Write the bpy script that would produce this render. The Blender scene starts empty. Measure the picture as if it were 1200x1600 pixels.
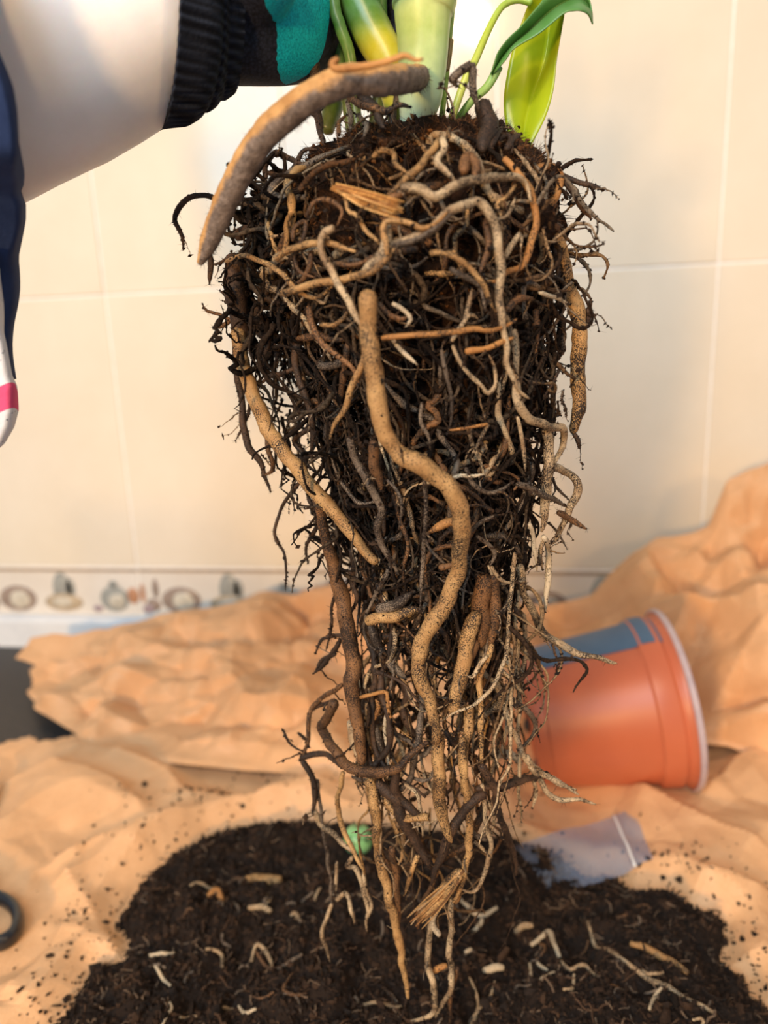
import bpy, bmesh, math, random
import numpy as np
from mathutils import Vector, Matrix

rng = np.random.default_rng(7)
random.seed(7)
SC = bpy.context.scene
COL = SC.collection

# ------------------------------------------------------------------ camera
F_PX = 1135.2                      # focal length for a 1200 x 1600 frame
CAM = np.array([0.0, -0.745, 0.3306])
_yaw, _pitch, _roll = -0.147746, -0.224670, -0.038329
def _cam_axes():
    cy, sy, cp, sp = math.cos(_yaw), math.sin(_yaw), math.cos(_pitch), math.sin(_pitch)
    f = np.array([sy*cp, cy*cp, sp]); r = np.array([cy, -sy, 0.0]); u = np.cross(r, f)
    c, s = math.cos(_roll), math.sin(_roll)
    return c*r+s*u, -s*r+c*u, f
RIGHT, UP, FWD = _cam_axes()
cd = bpy.data.cameras.new('camera'); cam = bpy.data.objects.new('camera', cd); COL.objects.link(cam)
cd.sensor_fit = 'VERTICAL'; cd.sensor_height = 24.0; cd.lens = F_PX/1600*24.0
cd.clip_start = 0.01
m = Matrix.Identity(4)
for i in range(3):
    m[i][0], m[i][1], m[i][2], m[i][3] = RIGHT[i], UP[i], -FWD[i], CAM[i]
cam.matrix_world = m
cd.dof.use_dof = True
cd.dof.focus_distance = 0.268
cd.dof.aperture_fstop = cd.lens/1000/0.0040
SC.camera = cam

# ------------------------------------------------------------------ light
w = bpy.data.worlds.new('room_light'); SC.world = w; w.use_nodes = True
w.node_tree.nodes['Background'].inputs[0].default_value = (0.66, 0.80, 1.0, 1)
w.node_tree.nodes['Background'].inputs[1].default_value = 0.36
def area(name, loc, target, size, power, color):
    l = bpy.data.lights.new(name, 'AREA'); l.shape = 'RECTANGLE'; l.size, l.size_y = size; l.energy = power; l.color = color
    o = bpy.data.objects.new(name, l); COL.objects.link(o); o.location = loc
    o.rotation_euler = (Vector(target)-Vector(loc)).to_track_quat('-Z', 'Y').to_euler(); return o
def point(name, loc, power, color, radius):
    l = bpy.data.lights.new(name, 'POINT'); l.energy = power; l.color = color; l.shadow_soft_size = radius
    o = bpy.data.objects.new(name, l); COL.objects.link(o); o.location = loc; return o
area('window_daylight', (-0.55, -2.0, 1.30), (-0.15, -0.4, 0.3), (0.9, 1.0), 36, (0.68, 0.85, 1.0))
point('ceiling_lamp', (-0.036, -1.30, 1.113), 20, (1.0, 0.64, 0.28), 0.040)
point('room_lamp_left', (-0.42, -1.75, 0.36), 56, (1.0, 0.60, 0.24), 0.08)
point('room_lamp_right', (1.25, -1.50, 0.75), 20, (1.0, 0.62, 0.27), 0.09)
vs = SC.view_settings
vs.view_transform = 'Standard'; vs.look = 'None'; vs.gamma = 1.0; vs.use_curve_mapping = False
vs.exposure = -0.06

# ------------------------------------------------------------------ measuring helpers (photo pixel -> place at a known depth)
def ray(px, py):
    return (px-600)/F_PX*RIGHT - (py-800)/F_PX*UP + FWD
def PY(px, py, y):
    d = ray(px, py); return CAM + d*((y-CAM[1])/d[1])
def PZ(px, py, z):
    d = ray(px, py); return CAM + d*((z-CAM[2])/d[2])
def depth(p): return float(np.dot(np.asarray(p)-CAM, FWD))
CROP = {'C1': (0, 0, 2.5), 'C2': (420, 0, 2.2222), 'C3': (260, 180, 3), 'C4': (560, 180, 3), 'C5': (340, 540, 3.5294),
        'C6': (600, 540, 3.3333), 'C7': (440, 860, 4), 'C8': (660, 860, 3.75), 'C9': (440, 1160, 3),
        'G': (380, 0, 3.5294), 'L': (680, 0, 4.2857), 'Q': (780, 900, 2.8571), 'S': (740, 1220, 2.6087), 'T': (0, 1240, 2.4), 'P': (0, 0, 1)}

# ------------------------------------------------------------------ noise
def _hash(ix, iy, iz, seed):
    h = (ix.astype(np.int64)*374761393 + iy.astype(np.int64)*668265263 + iz.astype(np.int64)*2147483647 + seed*1274126177) & 0xFFFFFFFF
    h = ((h ^ (h >> 13))*1274126177) & 0xFFFFFFFF
    h = ((h ^ (h >> 16))*2246822519) & 0xFFFFFFFF
    return ((h ^ (h >> 15)) & 0xFFFFFF)/float(0xFFFFFF)*2-1
def vnoise(p, scale, seed=0):
    p = np.asarray(p, float)*scale
    if p.shape[-1] == 2: p = np.concatenate([p, np.zeros(p.shape[:-1]+(1,))], -1)
    i = np.floor(p).astype(np.int64); f = p-i; f = f*f*(3-2*f); r = 0
    for a in (0, 1):
        for b in (0, 1):
            for c in (0, 1):
                wgt = (f[..., 0] if a else 1-f[..., 0])*(f[..., 1] if b else 1-f[..., 1])*(f[..., 2] if c else 1-f[..., 2])
                r = r + wgt*_hash(i[..., 0]+a, i[..., 1]+b, i[..., 2]+c, seed)
    return r
def fbm(p, scale, seed=0, octv=3):
    return sum(vnoise(p, scale*2**k, seed+k*17)*0.5**k for k in range(octv))
def facet(x, y, cell, seed, rot):
    """piecewise-flat triangle noise: sharp creases like crumpled paper"""
    wx = vnoise(np.stack([x, y], -1), 0.9/cell, seed+5)*0.33*cell; wy = vnoise(np.stack([x, y], -1), 0.9/cell, seed+9)*0.33*cell
    x = x+wx; y = y+wy
    c, s = math.cos(rot), math.sin(rot); u = (c*x-s*y)/cell; v = (s*x+c*y)/cell
    a = u - v*0.57735; b = v*1.1547
    ia, ib = np.floor(a), np.floor(b); fa, fb = a-ia, b-ib; z0 = np.zeros_like(ia)
    h = lambda da, db: _hash(ia+da, ib+db, z0, seed)
    lo = fa+fb < 1
    return np.where(lo, h(0, 0)*(1-fa-fb)+h(1, 0)*fa+h(0, 1)*fb, h(1, 1)*(fa+fb-1)+h(0, 1)*(1-fa)+h(1, 0)*(1-fb))

# ------------------------------------------------------------------ meshes and objects
def mesh_np(name, verts, quads=None, tris=None, smooth=True, colors=None):
    me = bpy.data.meshes.new(name); verts = np.asarray(verts, np.float32)
    q = np.zeros((0, 4), np.int32) if quads is None else np.asarray(quads, np.int32).reshape(-1, 4)
    t = np.zeros((0, 3), np.int32) if tris is None else np.asarray(tris, np.int32).reshape(-1, 3)
    me.vertices.add(len(verts)); me.vertices.foreach_set('co', verts.ravel())
    nl = q.size+t.size; me.loops.add(nl); me.loops.foreach_set('vertex_index', np.concatenate([q.ravel(), t.ravel()]))
    me.polygons.add(len(q)+len(t))
    st = np.concatenate([np.arange(len(q))*4, q.size+np.arange(len(t))*3]).astype(np.int32)
    me.polygons.foreach_set('loop_start', st)
    me.polygons.foreach_set('use_smooth', np.full(len(q)+len(t), smooth))
    me.update(calc_edges=True); me.validate()
    if colors is not None:
        a = me.color_attributes.new('Col', 'FLOAT_COLOR', 'POINT')
        c = np.ones((len(verts), 4), np.float32); c[:, :3] = colors
        a.data.foreach_set('color', c.ravel())
    return me
def link(name, me, mat, parent=None, kind=None, label=None, cat=None, group=None):
    o = bpy.data.objects.new(name, me); COL.objects.link(o)
    if mat is not None and me is not None and len(me.materials) == 0: me.materials.append(mat)
    if parent is not None: o.parent = parent
    tag(o, label, cat, group, kind); return o
def tag(o, label=None, cat=None, group=None, kind=None):
    for k, v in (('label', label), ('category', cat), ('group', group), ('kind', kind)):
        if v: o[k] = v
    return o
def empty(name, loc, label, cat, group=None):
    o = bpy.data.objects.new(name, None); COL.objects.link(o); o.location = loc; o.empty_display_size = 0.02
    return tag(o, label, cat, group)
def rel(v, parent):
    v = np.asarray(v, float)
    while parent is not None: v = v-np.array(parent.location); parent = parent.parent
    return v
class MB:
    def __init__(s): s.v = []; s.q = []; s.t = []; s.c = []; s.n = 0
    def add(s, v, q=None, t=None, c=None):
        v = np.asarray(v, float).reshape(-1, 3)
        s.v.append(v)
        if q is not None and len(q): s.q.append(np.asarray(q).reshape(-1, 4)+s.n)
        if t is not None and len(t): s.t.append(np.asarray(t).reshape(-1, 3)+s.n)
        cc = np.ones((len(v), 3)); cc[:] = (1, 1, 1) if c is None else c
        s.c.append(cc); s.n += len(v)
    def build(s, name, mat, parent=None, smooth=True, colors=False, **kw):
        v = rel(np.concatenate(s.v), parent)
        me = mesh_np(name, v, np.concatenate(s.q) if s.q else None, np.concatenate(s.t) if s.t else None, smooth,
                     np.concatenate(s.c) if colors else None)
        return link(name, me, mat, parent, **kw)
def catmull(pts, n):
    pts = np.asarray(pts, float); k = len(pts)
    if k == 2: return pts[0]+(pts[1]-pts[0])*np.linspace(0, 1, n)[:, None]
    seg = np.linalg.norm(np.diff(pts[:, :3], axis=0), axis=1)**0.5
    t = np.concatenate([[0], np.cumsum(seg)]); tt = np.linspace(0, t[-1], n)
    i = np.clip(np.searchsorted(t, tt, 'right')-1, 0, k-2)
    p1, p2 = pts[i], pts[i+1]
    p0 = np.where((i > 0)[:, None], pts[np.maximum(i-1, 0)], 2*p1-p2); p3 = np.where((i < k-2)[:, None], pts[np.minimum(i+2, k-1)], 2*p2-p1)
    u = ((tt-t[i])/(t[i+1]-t[i]))[:, None]
    return 0.5*((2*p1)+(-p0+p2)*u+(2*p0-5*p1+4*p2-p3)*u**2+(-p0+3*p1-3*p2+p3)*u**3)
def frames(p):
    t = np.gradient(p, axis=0); t /= np.linalg.norm(t, axis=1)[:, None]+1e-12
    a = np.array([0.31, 0.9, 0.23]); n = np.cross(t[0], a); n /= np.linalg.norm(n); N = [n]
    for k in range(1, len(p)):
        n = N[-1]-t[k]*np.dot(N[-1], t[k]); n /= np.linalg.norm(n)+1e-12; N.append(n)
    N = np.array(N); return t, N, np.cross(t, N)
def tube(p, r, sides=8, ry=None, cap=True, lump=0.0, seed=0):
    """tapered tube along p; r radius per point (ry: second radius)"""
    p = np.asarray(p, float); n = len(p); r = np.broadcast_to(np.asarray(r, float), (n,)); ry = r if ry is None else np.broadcast_to(ry, (n,))
    t, N, B = frames(p); a = np.linspace(0, 2*np.pi, sides, endpoint=False)
    v = p[:, None]+N[:, None]*(np.cos(a)[None, :, None]*r[:, None, None])+B[:, None]*(np.sin(a)[None, :, None]*ry[:, None, None])
    if lump:
        nz = vnoise(v, 260, seed)*0.6+vnoise(v, 700, seed+3)*0.4
        v = v+(v-p[:, None])*(nz*lump)[..., None]
    v = v.reshape(-1, 3)
    i = np.arange(n-1)[:, None]*sides; j = np.arange(sides)[None]; j2 = (j+1) % sides
    q = np.stack([i+j, i+j2, i+sides+j2, i+sides+j], -1).reshape(-1, 4); tr = []
    if cap:
        v = np.concatenate([v, [p[0]-t[0]*r[0]*0.5], [p[-1]+t[-1]*r[-1]*0.5]]); c0, c1 = n*sides, n*sides+1
        for k in range(sides):
            k2 = (k+1) % sides; tr += [(c0, k2, k), (c1, (n-1)*sides+k, (n-1)*sides+k2)]
    return v, q, (np.array(tr) if tr else None)
def loft(rings, closed=True, caps=True):
    """rings: (n, k, 3)"""
    R = np.asarray(rings, float); n, k = R.shape[:2]; v = R.reshape(-1, 3)
    i = np.arange(n-1)[:, None]*k; j = np.arange(k if closed else k-1)[None]; j2 = (j+1) % k
    q = np.stack([i+j, i+j2, i+k+j2, i+k+j], -1).reshape(-1, 4); tr = []
    if caps and closed:
        v = np.concatenate([v, [R[0].mean(0)], [R[-1].mean(0)]])
        for a in range(k):
            b = (a+1) % k; tr += [(n*k, b, a), (n*k+1, (n-1)*k+a, (n-1)*k+b)]
    return v, q, (np.array(tr) if tr else None)
def box(mb, lo, hi, c=None):
    lo, hi = np.array(lo), np.array(hi); v = np.array([[(lo, hi)[i & 1][0], (lo, hi)[i >> 1 & 1][1], (lo, hi)[i >> 2 & 1][2]] for i in range(8)])
    mb.add(v, [(0, 2, 3, 1), (4, 5, 7, 6), (0, 1, 5, 4), (2, 6, 7, 3), (0, 4, 6, 2), (1, 3, 7, 5)], c=c)
_g = (1+5**0.5)/2
ICO = np.array([(-1, _g, 0), (1, _g, 0), (-1, -_g, 0), (1, -_g, 0), (0, -1, _g), (0, 1, _g), (0, -1, -_g), (0, 1, -_g), (_g, 0, -1), (_g, 0, 1), (-_g, 0, -1), (-_g, 0, 1)], float)/1.9
ICOF = np.array([(0, 11, 5), (0, 5, 1), (0, 1, 7), (0, 7, 10), (0, 10, 11), (1, 5, 9), (5, 11, 4), (11, 10, 2), (10, 7, 6), (7, 1, 8), (3, 9, 4), (3, 4, 2), (3, 2, 6), (3, 6, 8), (3, 8, 9), (4, 9, 5), (2, 4, 11), (6, 2, 10), (8, 6, 7), (9, 8, 1)])
OCT = np.array([(1, 0, 0), (-1, 0, 0), (0, 1, 0), (0, -1, 0), (0, 0, 1), (0, 0, -1)], float)
OCTF = np.array([(0, 2, 4), (2, 1, 4), (1, 3, 4), (3, 0, 4), (2, 0, 5), (1, 2, 5), (3, 1, 5), (0, 3, 5)])
def crumbs(mb, pts, size, cols, base=(ICO, ICOF), stretch=0.6):
    """a lump at each of pts"""
    n = len(pts)
    if n == 0: return
    B, Fc = base; k = len(B)
    v = B[None]*(1+rng.uniform(-0.45, 0.45, (n, k, 1)))
    v = v*np.exp(rng.normal(0, stretch*0.6, (n, 1, 3)))
    q = rng.normal(size=(n, 4)); q /= np.linalg.norm(q, axis=1)[:, None]; a, b, c, d = q.T
    M = np.stack([1-2*(c*c+d*d), 2*(b*c-a*d), 2*(b*d+a*c), 2*(b*c+a*d), 1-2*(b*b+d*d), 2*(c*d-a*b), 2*(b*d-a*c), 2*(c*d+a*b), 1-2*(b*b+c*c)], -1).reshape(n, 3, 3)
    v = np.einsum('nij,nkj->nki', M, v)*np.broadcast_to(size, (n,))[:, None, None]+np.asarray(pts)[:, None]
    t = (Fc[None]+np.arange(n)[:, None, None]*k).reshape(-1, 3)
    mb.add(v.reshape(-1, 3), None, t, np.repeat(np.broadcast_to(cols, (n, 3)), k, 0))
def strands(mb, P, Rr, cols, sides=5):
    """many thin tubes at once; P (n,s,3), Rr (n,s), cols (n,3)"""
    n, s = P.shape[:2]; t = np.gradient(P, axis=1); t /= np.linalg.norm(t, axis=2, keepdims=True)+1e-12
    a = rng.normal(size=(n, 1, 3)); N = np.cross(t, a); N /= np.linalg.norm(N, axis=2, keepdims=True)+1e-12; B = np.cross(t, N)
    an = np.linspace(0, 2*np.pi, sides, endpoint=False)
    v = P[:, :, None]+(N[:, :, None]*np.cos(an)[None, None, :, None]+B[:, :, None]*np.sin(an)[None, None, :, None])*Rr[:, :, None, None]
    i = np.arange(s-1)[:, None]*sides; j = np.arange(sides)[None]; j2 = (j+1) % sides
    q = np.stack([i+j, i+j2, i+sides+j2, i+sides+j], -1).reshape(-1, 4)
    q = (q[None]+(np.arange(n)*s*sides)[:, None, None]).reshape(-1, 4)
    mb.add(v.reshape(-1, 3), q, None, np.repeat(cols, s*sides, 0))
def hairs(mb, base, direc, rad, cols):
    """one slim three-sided spike per base point; direc carries the length"""
    n = len(base); d = direc/(np.linalg.norm(direc, axis=1)[:, None]+1e-12)
    N = np.cross(d, rng.normal(size=(n, 3))); N /= np.linalg.norm(N, axis=1)[:, None]+1e-12; B = np.cross(d, N)
    v = np.stack([base+(N*math.cos(a)+B*math.sin(a))*np.broadcast_to(rad, (n,))[:, None] for a in (0, 2.1, 4.2)]+[base+direc], 1)
    t = (np.array([(0, 1, 3), (1, 2, 3), (2, 0, 3)])[None]+np.arange(n)[:, None, None]*4).reshape(-1, 3)
    mb.add(v.reshape(-1, 3), None, t, np.repeat(np.broadcast_to(cols, (n, 3)), 4, 0))

# ------------------------------------------------------------------ materials
def lin(c):
    c = np.array(c, float)/255; return tuple(np.where(c <= 0.04045, c/12.92, ((c+0.055)/1.055)**2.4))
class NT:
    def __init__(s, name):
        s.m = bpy.data.materials.new(name); s.m.use_nodes = True; s.t = s.m.node_tree; s.n = s.t.nodes
        s.b = s.n['Principled BSDF']; s.out = s.n['Material Output']
        s.tc = s.n.new('ShaderNodeTexCoord')
    def node(s, typ, **kw):
        x = s.n.new(typ)
        for k, v in kw.items(): setattr(x, k, v)
        return x
    def l(s, a, b): s.t.links.new(a, b)
    def noise(s, scale, detail=4, rough=0.6, vec=None):
        x = s.node('ShaderNodeTexNoise'); x.inputs['Scale'].default_value = scale; x.inputs['Detail'].default_value = detail; x.inputs['Roughness'].default_value = rough
        s.l(vec or s.tc.outputs['Object'], x.inputs['Vector']); return x.outputs[0]
    def ramp(s, fac, stops):
        x = s.node('ShaderNodeValToRGB'); e = x.color_ramp.elements
        while len(e) < len(stops): e.new(0.5)
        for k, (p, c) in enumerate(stops): e[k].position = p; e[k].color = tuple(c)+(1,)
        s.l(fac, x.inputs[0]); return x.outputs[0]
    def mix(s, fac, a, b, mode='MIX'):
        x = s.node('ShaderNodeMix'); x.data_type = 'RGBA'; x.blend_type = mode
        for sock, val in ((x.inputs[0], fac), (x.inputs[6], a), (x.inputs[7], b)):
            if isinstance(val, bpy.types.NodeSocket): s.l(val, sock)
            elif isinstance(val, (int, float)): sock.default_value = val
            else: sock.default_value = tuple(val)+(1,)
        return x.outputs[2]
    def math(s, op, a, b=0.0):
        x = s.node('ShaderNodeMath', operation=op)
        for sock, val in ((x.inputs[0], a), (x.inputs[1], b)):
            if isinstance(val, bpy.types.NodeSocket): s.l(val, sock)
            else: sock.default_value = val
        return x.outputs[0]
    def bump(s, h, strength=0.3, dist=0.001):
        x = s.node('ShaderNodeBump'); x.inputs['Strength'].default_value = strength; x.inputs['Distance'].default_value = dist
        s.l(h, x.inputs['Height']); s.l(x.outputs[0], s.b.inputs['Normal'])
    def base(s, c):
        if isinstance(c, bpy.types.NodeSocket): s.l(c, s.b.inputs['Base Color'])
        else: s.b.inputs['Base Color'].default_value = tuple(c)+(1,)
    def set(s, **kw):
        for k, v in kw.items(): s.b.inputs[k.replace('_', ' ')].default_value = v
        return s
def mottled(name, c1, c2, scale, rough=0.6, bump=0.0, bscale=None, bdist=0.001, spec=0.3):
    n = NT(name); n.base(n.ramp(n.noise(scale), [(0.35, lin(c1)), (0.65, lin(c2))])); n.set(Roughness=rough, Specular_IOR_Level=spec)
    if bump: n.bump(n.noise(bscale or scale*3), bump, bdist)
    return n.m
def root_mat(name, c1, c2, dirt, dirt_c=(34, 24, 17)):
    n = NT(name)
    oi = n.node('ShaderNodeObjectInfo')
    col = n.ramp(n.noise(110, 4), [(0.3, lin(c1)), (0.7, lin(c2))])
    col = n.mix(n.math('MULTIPLY', oi.outputs['Random'], 0.35), col, lin(tuple(x*0.72 for x in c1)))
    d1 = n.noise(2100, 3, 0.75); d2 = n.noise(70, 3, 0.6)
    s = n.math('ADD', n.math('MULTIPLY', d1, 0.85), n.math('MULTIPLY', d2, 0.5))
    fac = n.ramp(s, [(dirt, (0, 0, 0)), (dirt+0.09, (1, 1, 1))])
    n.base(n.mix(fac, col, lin(dirt_c))); n.set(Roughness=0.62, Specular_IOR_Level=0.35)
    n.bump(s, 0.5, 0.0006); return n.m
def vcol_mat(name, rough=0.9, bscale=1500, strength=0.6, dist=0.0005, spec=0.2, dark=0.5):
    n = NT(name); a = n.node('ShaderNodeVertexColor', layer_name='Col')
    n.base(n.mix(n.ramp(n.noise(bscale, 4, 0.7), [(0.36, (0, 0, 0)), (0.60, (1, 1, 1))]), n.mix(1.0, a.outputs[0], (dark,)*3, 'MULTIPLY'), a.outputs[0]))
    n.set(Roughness=rough, Specular_IOR_Level=spec); n.bump(n.noise(bscale), strength, dist); return n.m
M = {}
n = NT('cream_tile'); n.base(n.ramp(n.noise(9, 5), [(0.3, lin((229, 215, 191))), (0.7, lin((237, 224, 202)))])); n.set(Roughness=0.10, Specular_IOR_Level=0.28); n.bump(n.noise(30, 2), 0.06, 0.0006); M['tile'] = n.m
M['grout'] = mottled('grout', (240, 235, 226), (250, 246, 240), 60, 0.9, 0.2, 400)
M['border'] = mottled('border_tile', (226, 214, 198), (236, 226, 212), 15, 0.25)
M['white_trim'] = mottled('white_trim', (222, 222, 222), (236, 235, 233), 20, 0.4)
M['counter'] = mottled('dark_worktop', (50, 46, 44), (64, 58, 54), 220, 0.45, 0.1, 500)
n = NT('kraft_paper'); f1 = n.noise(45, 5); f2 = n.noise(1100, 3)
n.base(n.mix(0.25, n.ramp(f1, [(0.3, lin((208, 156, 108))), (0.7, lin((224, 174, 126)))]), n.ramp(f2, [(0.35, lin((204, 156, 110))), (0.65, lin((238, 196, 152)))])))
n.set(Roughness=0.55, Specular_IOR_Level=0.35); n.bump(n.math('ADD', n.noise(150, 3), n.math('MULTIPLY', f2, 0.2)), 0.25, 0.0012); M['kraft'] = n.m
M['soil'] = vcol_mat('peat_soil'); M['rootlet'] = vcol_mat('thin_roots', 0.9, 900, 0.7, 0.0005, 0.12, 0.22)
M['fibre'] = vcol_mat('fibres', 0.8, 1200, 0.2, 0.0002, 0.3)
M['core'] = None
n = NT('root_ball_soil'); n.base(n.ramp(n.noise(180, 5, 0.7), [(0.3, lin((22, 15, 11))), (0.55, lin((50, 33, 22))), (0.75, lin((92, 60, 36)))])); n.set(Roughness=0.95, Specular_IOR_Level=0.1); n.bump(n.noise(420, 4, 0.7), 1.0, 0.003); M['core'] = n.m
M['t'] = root_mat('tan_root', (158, 114, 66), (208, 166, 110), 0.655)
M['o'] = root_mat('orange_root', (160, 106, 54), (202, 146, 84), 0.70)
M['p'] = root_mat('pale_root', (142, 110, 76), (226, 200, 160), 0.655)
M['w'] = root_mat('white_root', (182, 160, 128), (216, 198, 168), 0.71)
M['d'] = root_mat('dark_root', (60, 42, 29), (98, 70, 48), 0.62)
M['b'] = root_mat('brown_root', (96, 66, 40), (146, 102, 62), 0.635)
M['g'] = root_mat('grey_root', (92, 76, 62), (146, 128, 108), 0.63)
# ================================================================== THE SETTING
TW, TH, X0, Z0 = 0.2029, 0.2974, -0.3972, 0.3934     # tile grid
mb = MB(); box(mb, (-1.3, 0.0005, -0.05), (1.3, 0.06, 1.3))
wall = mb.build('wall_back', M['grout'], None, smooth=False, kind='structure', label='cream tiled kitchen wall behind the worktop')
def tile_mesh(w_, h_, th=0.0016, be=0.0008, g=0.0012):
    hx, hz = w_/2-g, h_/2-g; v = []
    for (a, y) in ((0, 0.0), (0, -th+be), (be*0.3, -th+be*0.4), (be, -th)):
        v += [(-hx+a, y, -hz+a), (hx-a, y, -hz+a), (hx-a, y, hz-a), (-hx+a, y, hz-a)]
    q = [(12, 13, 14, 15)]
    for r in range(3):
        for k in range(4): q.append((r*4+k, r*4+(k+1) % 4, r*4+4+(k+1) % 4, r*4+4+k))
    return mesh_np('tile', v, q, smooth=False)
tm = tile_mesh(TW, TH); tm.materials.append(M['tile'])
for r in range(4):
    for c in range(-4, 6):
        o = bpy.data.objects.new('tile', tm); COL.objects.link(o); o.parent = wall
        o.location = (X0+(c+0.5)*TW, 0.0005, Z0-TH/2+r*TH); o.rotation_euler = (rng.normal(0, 0.0012), 0, rng.normal(0, 0.0012))
BT, BB = Z0-TH, 0.037
bm_ = tile_mesh(TW, BT-BB); bm_.materials.append(M['border'])
nm = mb = None
pm = {k: mottled('print_'+k, c, tuple(x*0.86 for x in c), 120, 0.3) for k, c in
      dict(brown=(172, 150, 134), grey=(176, 174, 164), cream=(224, 212, 190), orange=(214, 156, 118), purple=(182, 156, 158), green=(180, 184, 166), ochre=(200, 178, 148), line=(178, 150, 118)).items()}
BZ = (BT+BB)/2
def blob(mbx, cx, cz, rx, rz, y=-0.0016, th=0.0003, n=18, pw=1.0):
    a = np.linspace(0, 2*np.pi, n, endpoint=False); ring = np.stack([cx+rx*np.sign(np.cos(a))*np.abs(np.cos(a))**pw, np.full(n, y), cz+rz*np.sign(np.sin(a))*np.abs(np.sin(a))**pw], -1)
    mid = np.array([cx, y, cz]); r2 = mid+(ring-mid)*0.97-np.array([0, th, 0])
    mbx.add(*loft([ring, r2]))
def motif(parent, parts):
    for nm, colr, shapes in parts:
        mbx = MB()
        for s in shapes: blob(mbx, *s)
        me = mesh_np(nm, np.concatenate(mbx.v), np.concatenate(mbx.q), np.concatenate(mbx.t)); link(nm, me, pm[colr], parent)
for c in range(-4, 6):
    o = bpy.data.objects.new('border_tile', bm_); COL.objects.link(o); o.parent = wall; o.location = (X0+(c+0.5)*TW, 0.0005, BZ)
    lm_ = MB(); box(lm_, (-TW/2+0.001, -0.0019, (BT-BB)/2-0.006), (TW/2-0.001, -0.0008, (BT-BB)/2-0.0025))
    link('printed_line', mesh_np('printed_line', np.concatenate(lm_.v), np.concatenate(lm_.q), smooth=False), pm['line'], o)
    q = -1 if c % 2 else 1
    motif(o, [('printed_pan', 'brown', [(-0.052, -0.010, 0.024, 0.016), (-0.082, 0.004, 0.004, 0.012), (-0.086, -0.016, 0.009, 0.008)]),
              ('printed_pan_front', 'cream', [(-0.050, -0.011, 0.013, 0.011, -0.0018)]),
              ('printed_jug', 'grey', [(0.006, 0.002, 0.012, 0.021), (0.017, 0.004, 0.006, 0.012)]),
              ('printed_basket', 'ochre', [(0.006, -0.014, 0.024, 0.011, -0.0018)]),
              ('printed_bread', 'cream', [(0.004, -0.014, 0.013, 0.006, -0.0020)]),
              ('printed_kettle', 'grey', [(0.070, -0.009, 0.018, 0.016), (0.070, 0.009, 0.006, 0.004)]),
              ('printed_lid', 'cream', [(0.072, -0.012, 0.010, 0.009, -0.0018)]),
              ('printed_pepper', 'orange', [(0.093, -0.005, 0.007, 0.010, -0.0020), (-0.098, -0.002, 0.003, 0.012, -0.0018)]),
              ('printed_onion', 'purple', [(-0.093, -0.021, 0.007, 0.005, -0.0020), (0.048, -0.021, 0.006, 0.004, -0.0020)])])
mb = MB(); prof = [(0.0, 0.0), (-0.013, 0.0), (-0.013, 0.031), (-0.0115, 0.0348), (-0.008, 0.037), (0.0, 0.037)]
mb.add(*loft([[(x, y, z) for y, z in prof] for x in (-1.3, 1.3)]))
mb.build('trim_1', M['white_trim'], None, smooth=False, kind='structure', label='white upstand strip between worktop and tiles')
mb = MB(); prof = [(-0.001, -0.04), (-0.60, -0.04), (-0.615, -0.03), (-0.618, -0.012), (-0.612, -0.003), (-0.60, 0.0), (-0.001, 0.0)]
mb.add(*loft([[(x, y, z) for y, z in prof] for x in (-1.2, 1.2)]))
mb.build('countertop', M['counter'], None, smooth=False, label='dark grey worktop showing at the left under the brown paper', cat='worktop')

# ================================================================== KRAFT PAPER
def poly_sd(x, y, poly):
    """signed distance, positive inside"""
    P = np.asarray(poly, float); d = np.full(x.shape, 1e9); ins = np.zeros(x.shape, bool)
    for a, b in zip(P, np.roll(P, -1, 0)):
        e = b-a; wx, wy = x-a[0], y-a[1]; t = np.clip((wx*e[0]+wy*e[1])/(e@e), 0, 1)
        d = np.minimum(d, np.hypot(wx-t*e[0], wy-t*e[1]))
        c = (a[1] <= y) != (b[1] <= y); xi = a[0]+(y-a[1])/(e[1] if e[1] else 1e-9)*e[0]; ins ^= c & (x < xi)
    return np.where(ins, d, -d)
SOIL = [PZ(x, y, 0.006)[:2] for x, y in [(188, 1440), (215, 1392), (262, 1350), (330, 1312), (400, 1293), (480, 1288), (560, 1294), (640, 1300), (720, 1305), (800, 1318), (870, 1340), (915, 1375),
        (960, 1372), (985, 1396), (1045, 1398), (1085, 1425), (1130, 1440), (1128, 1480), (1120, 1510), (1160, 1530), (1178, 1570), (1215, 1600)]] + [np.array(p) for p in ((0.16, -0.50), (0.12, -0.55), (-0.05, -0.578), (-0.2, -0.56), (-0.225, -0.51))] + [PZ(x, y, 0.006)[:2] for x, y in [(90, 1600), (130, 1550), (150, 1515), (200, 1500), (205, 1465)]]
RIDGES = [([(60, 1372), (150, 1330), (250, 1312), (350, 1280), (450, 1252), (545, 1236)], 0.013, 0.055, 0.008), ([(96, 1366), (125, 1407), (167, 1465), (184, 1492)], -0.011, 0.03, 0.010),
          ([(0, 1565), (60, 1512), (112, 1440)], 0.007, 0.03, 0.008), ([(-20, 1225), (80, 1212), (190, 1246), (240, 1300)], 0.009, 0.025, 0.010), ([(160, 1178), (260, 1205), (300, 1262)], 0.009, 0.022, 0.010),
          ([(980, 1250), (1090, 1292), (1210, 1345)], 0.009, 0.035, 0.008), ([(1050, 1428), (1095, 1388), (1210, 1402)], 0.008, 0.025, 0.008), ([(1100, 1250), (1150, 1200), (1210, 1190)], 0.010, 0.03, 0.012)]
RIDGES = [(np.array([PZ(a, b, 0.008)[:2] for a, b in pl]), h, f, k) for pl, h, f, k in RIDGES]
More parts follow.
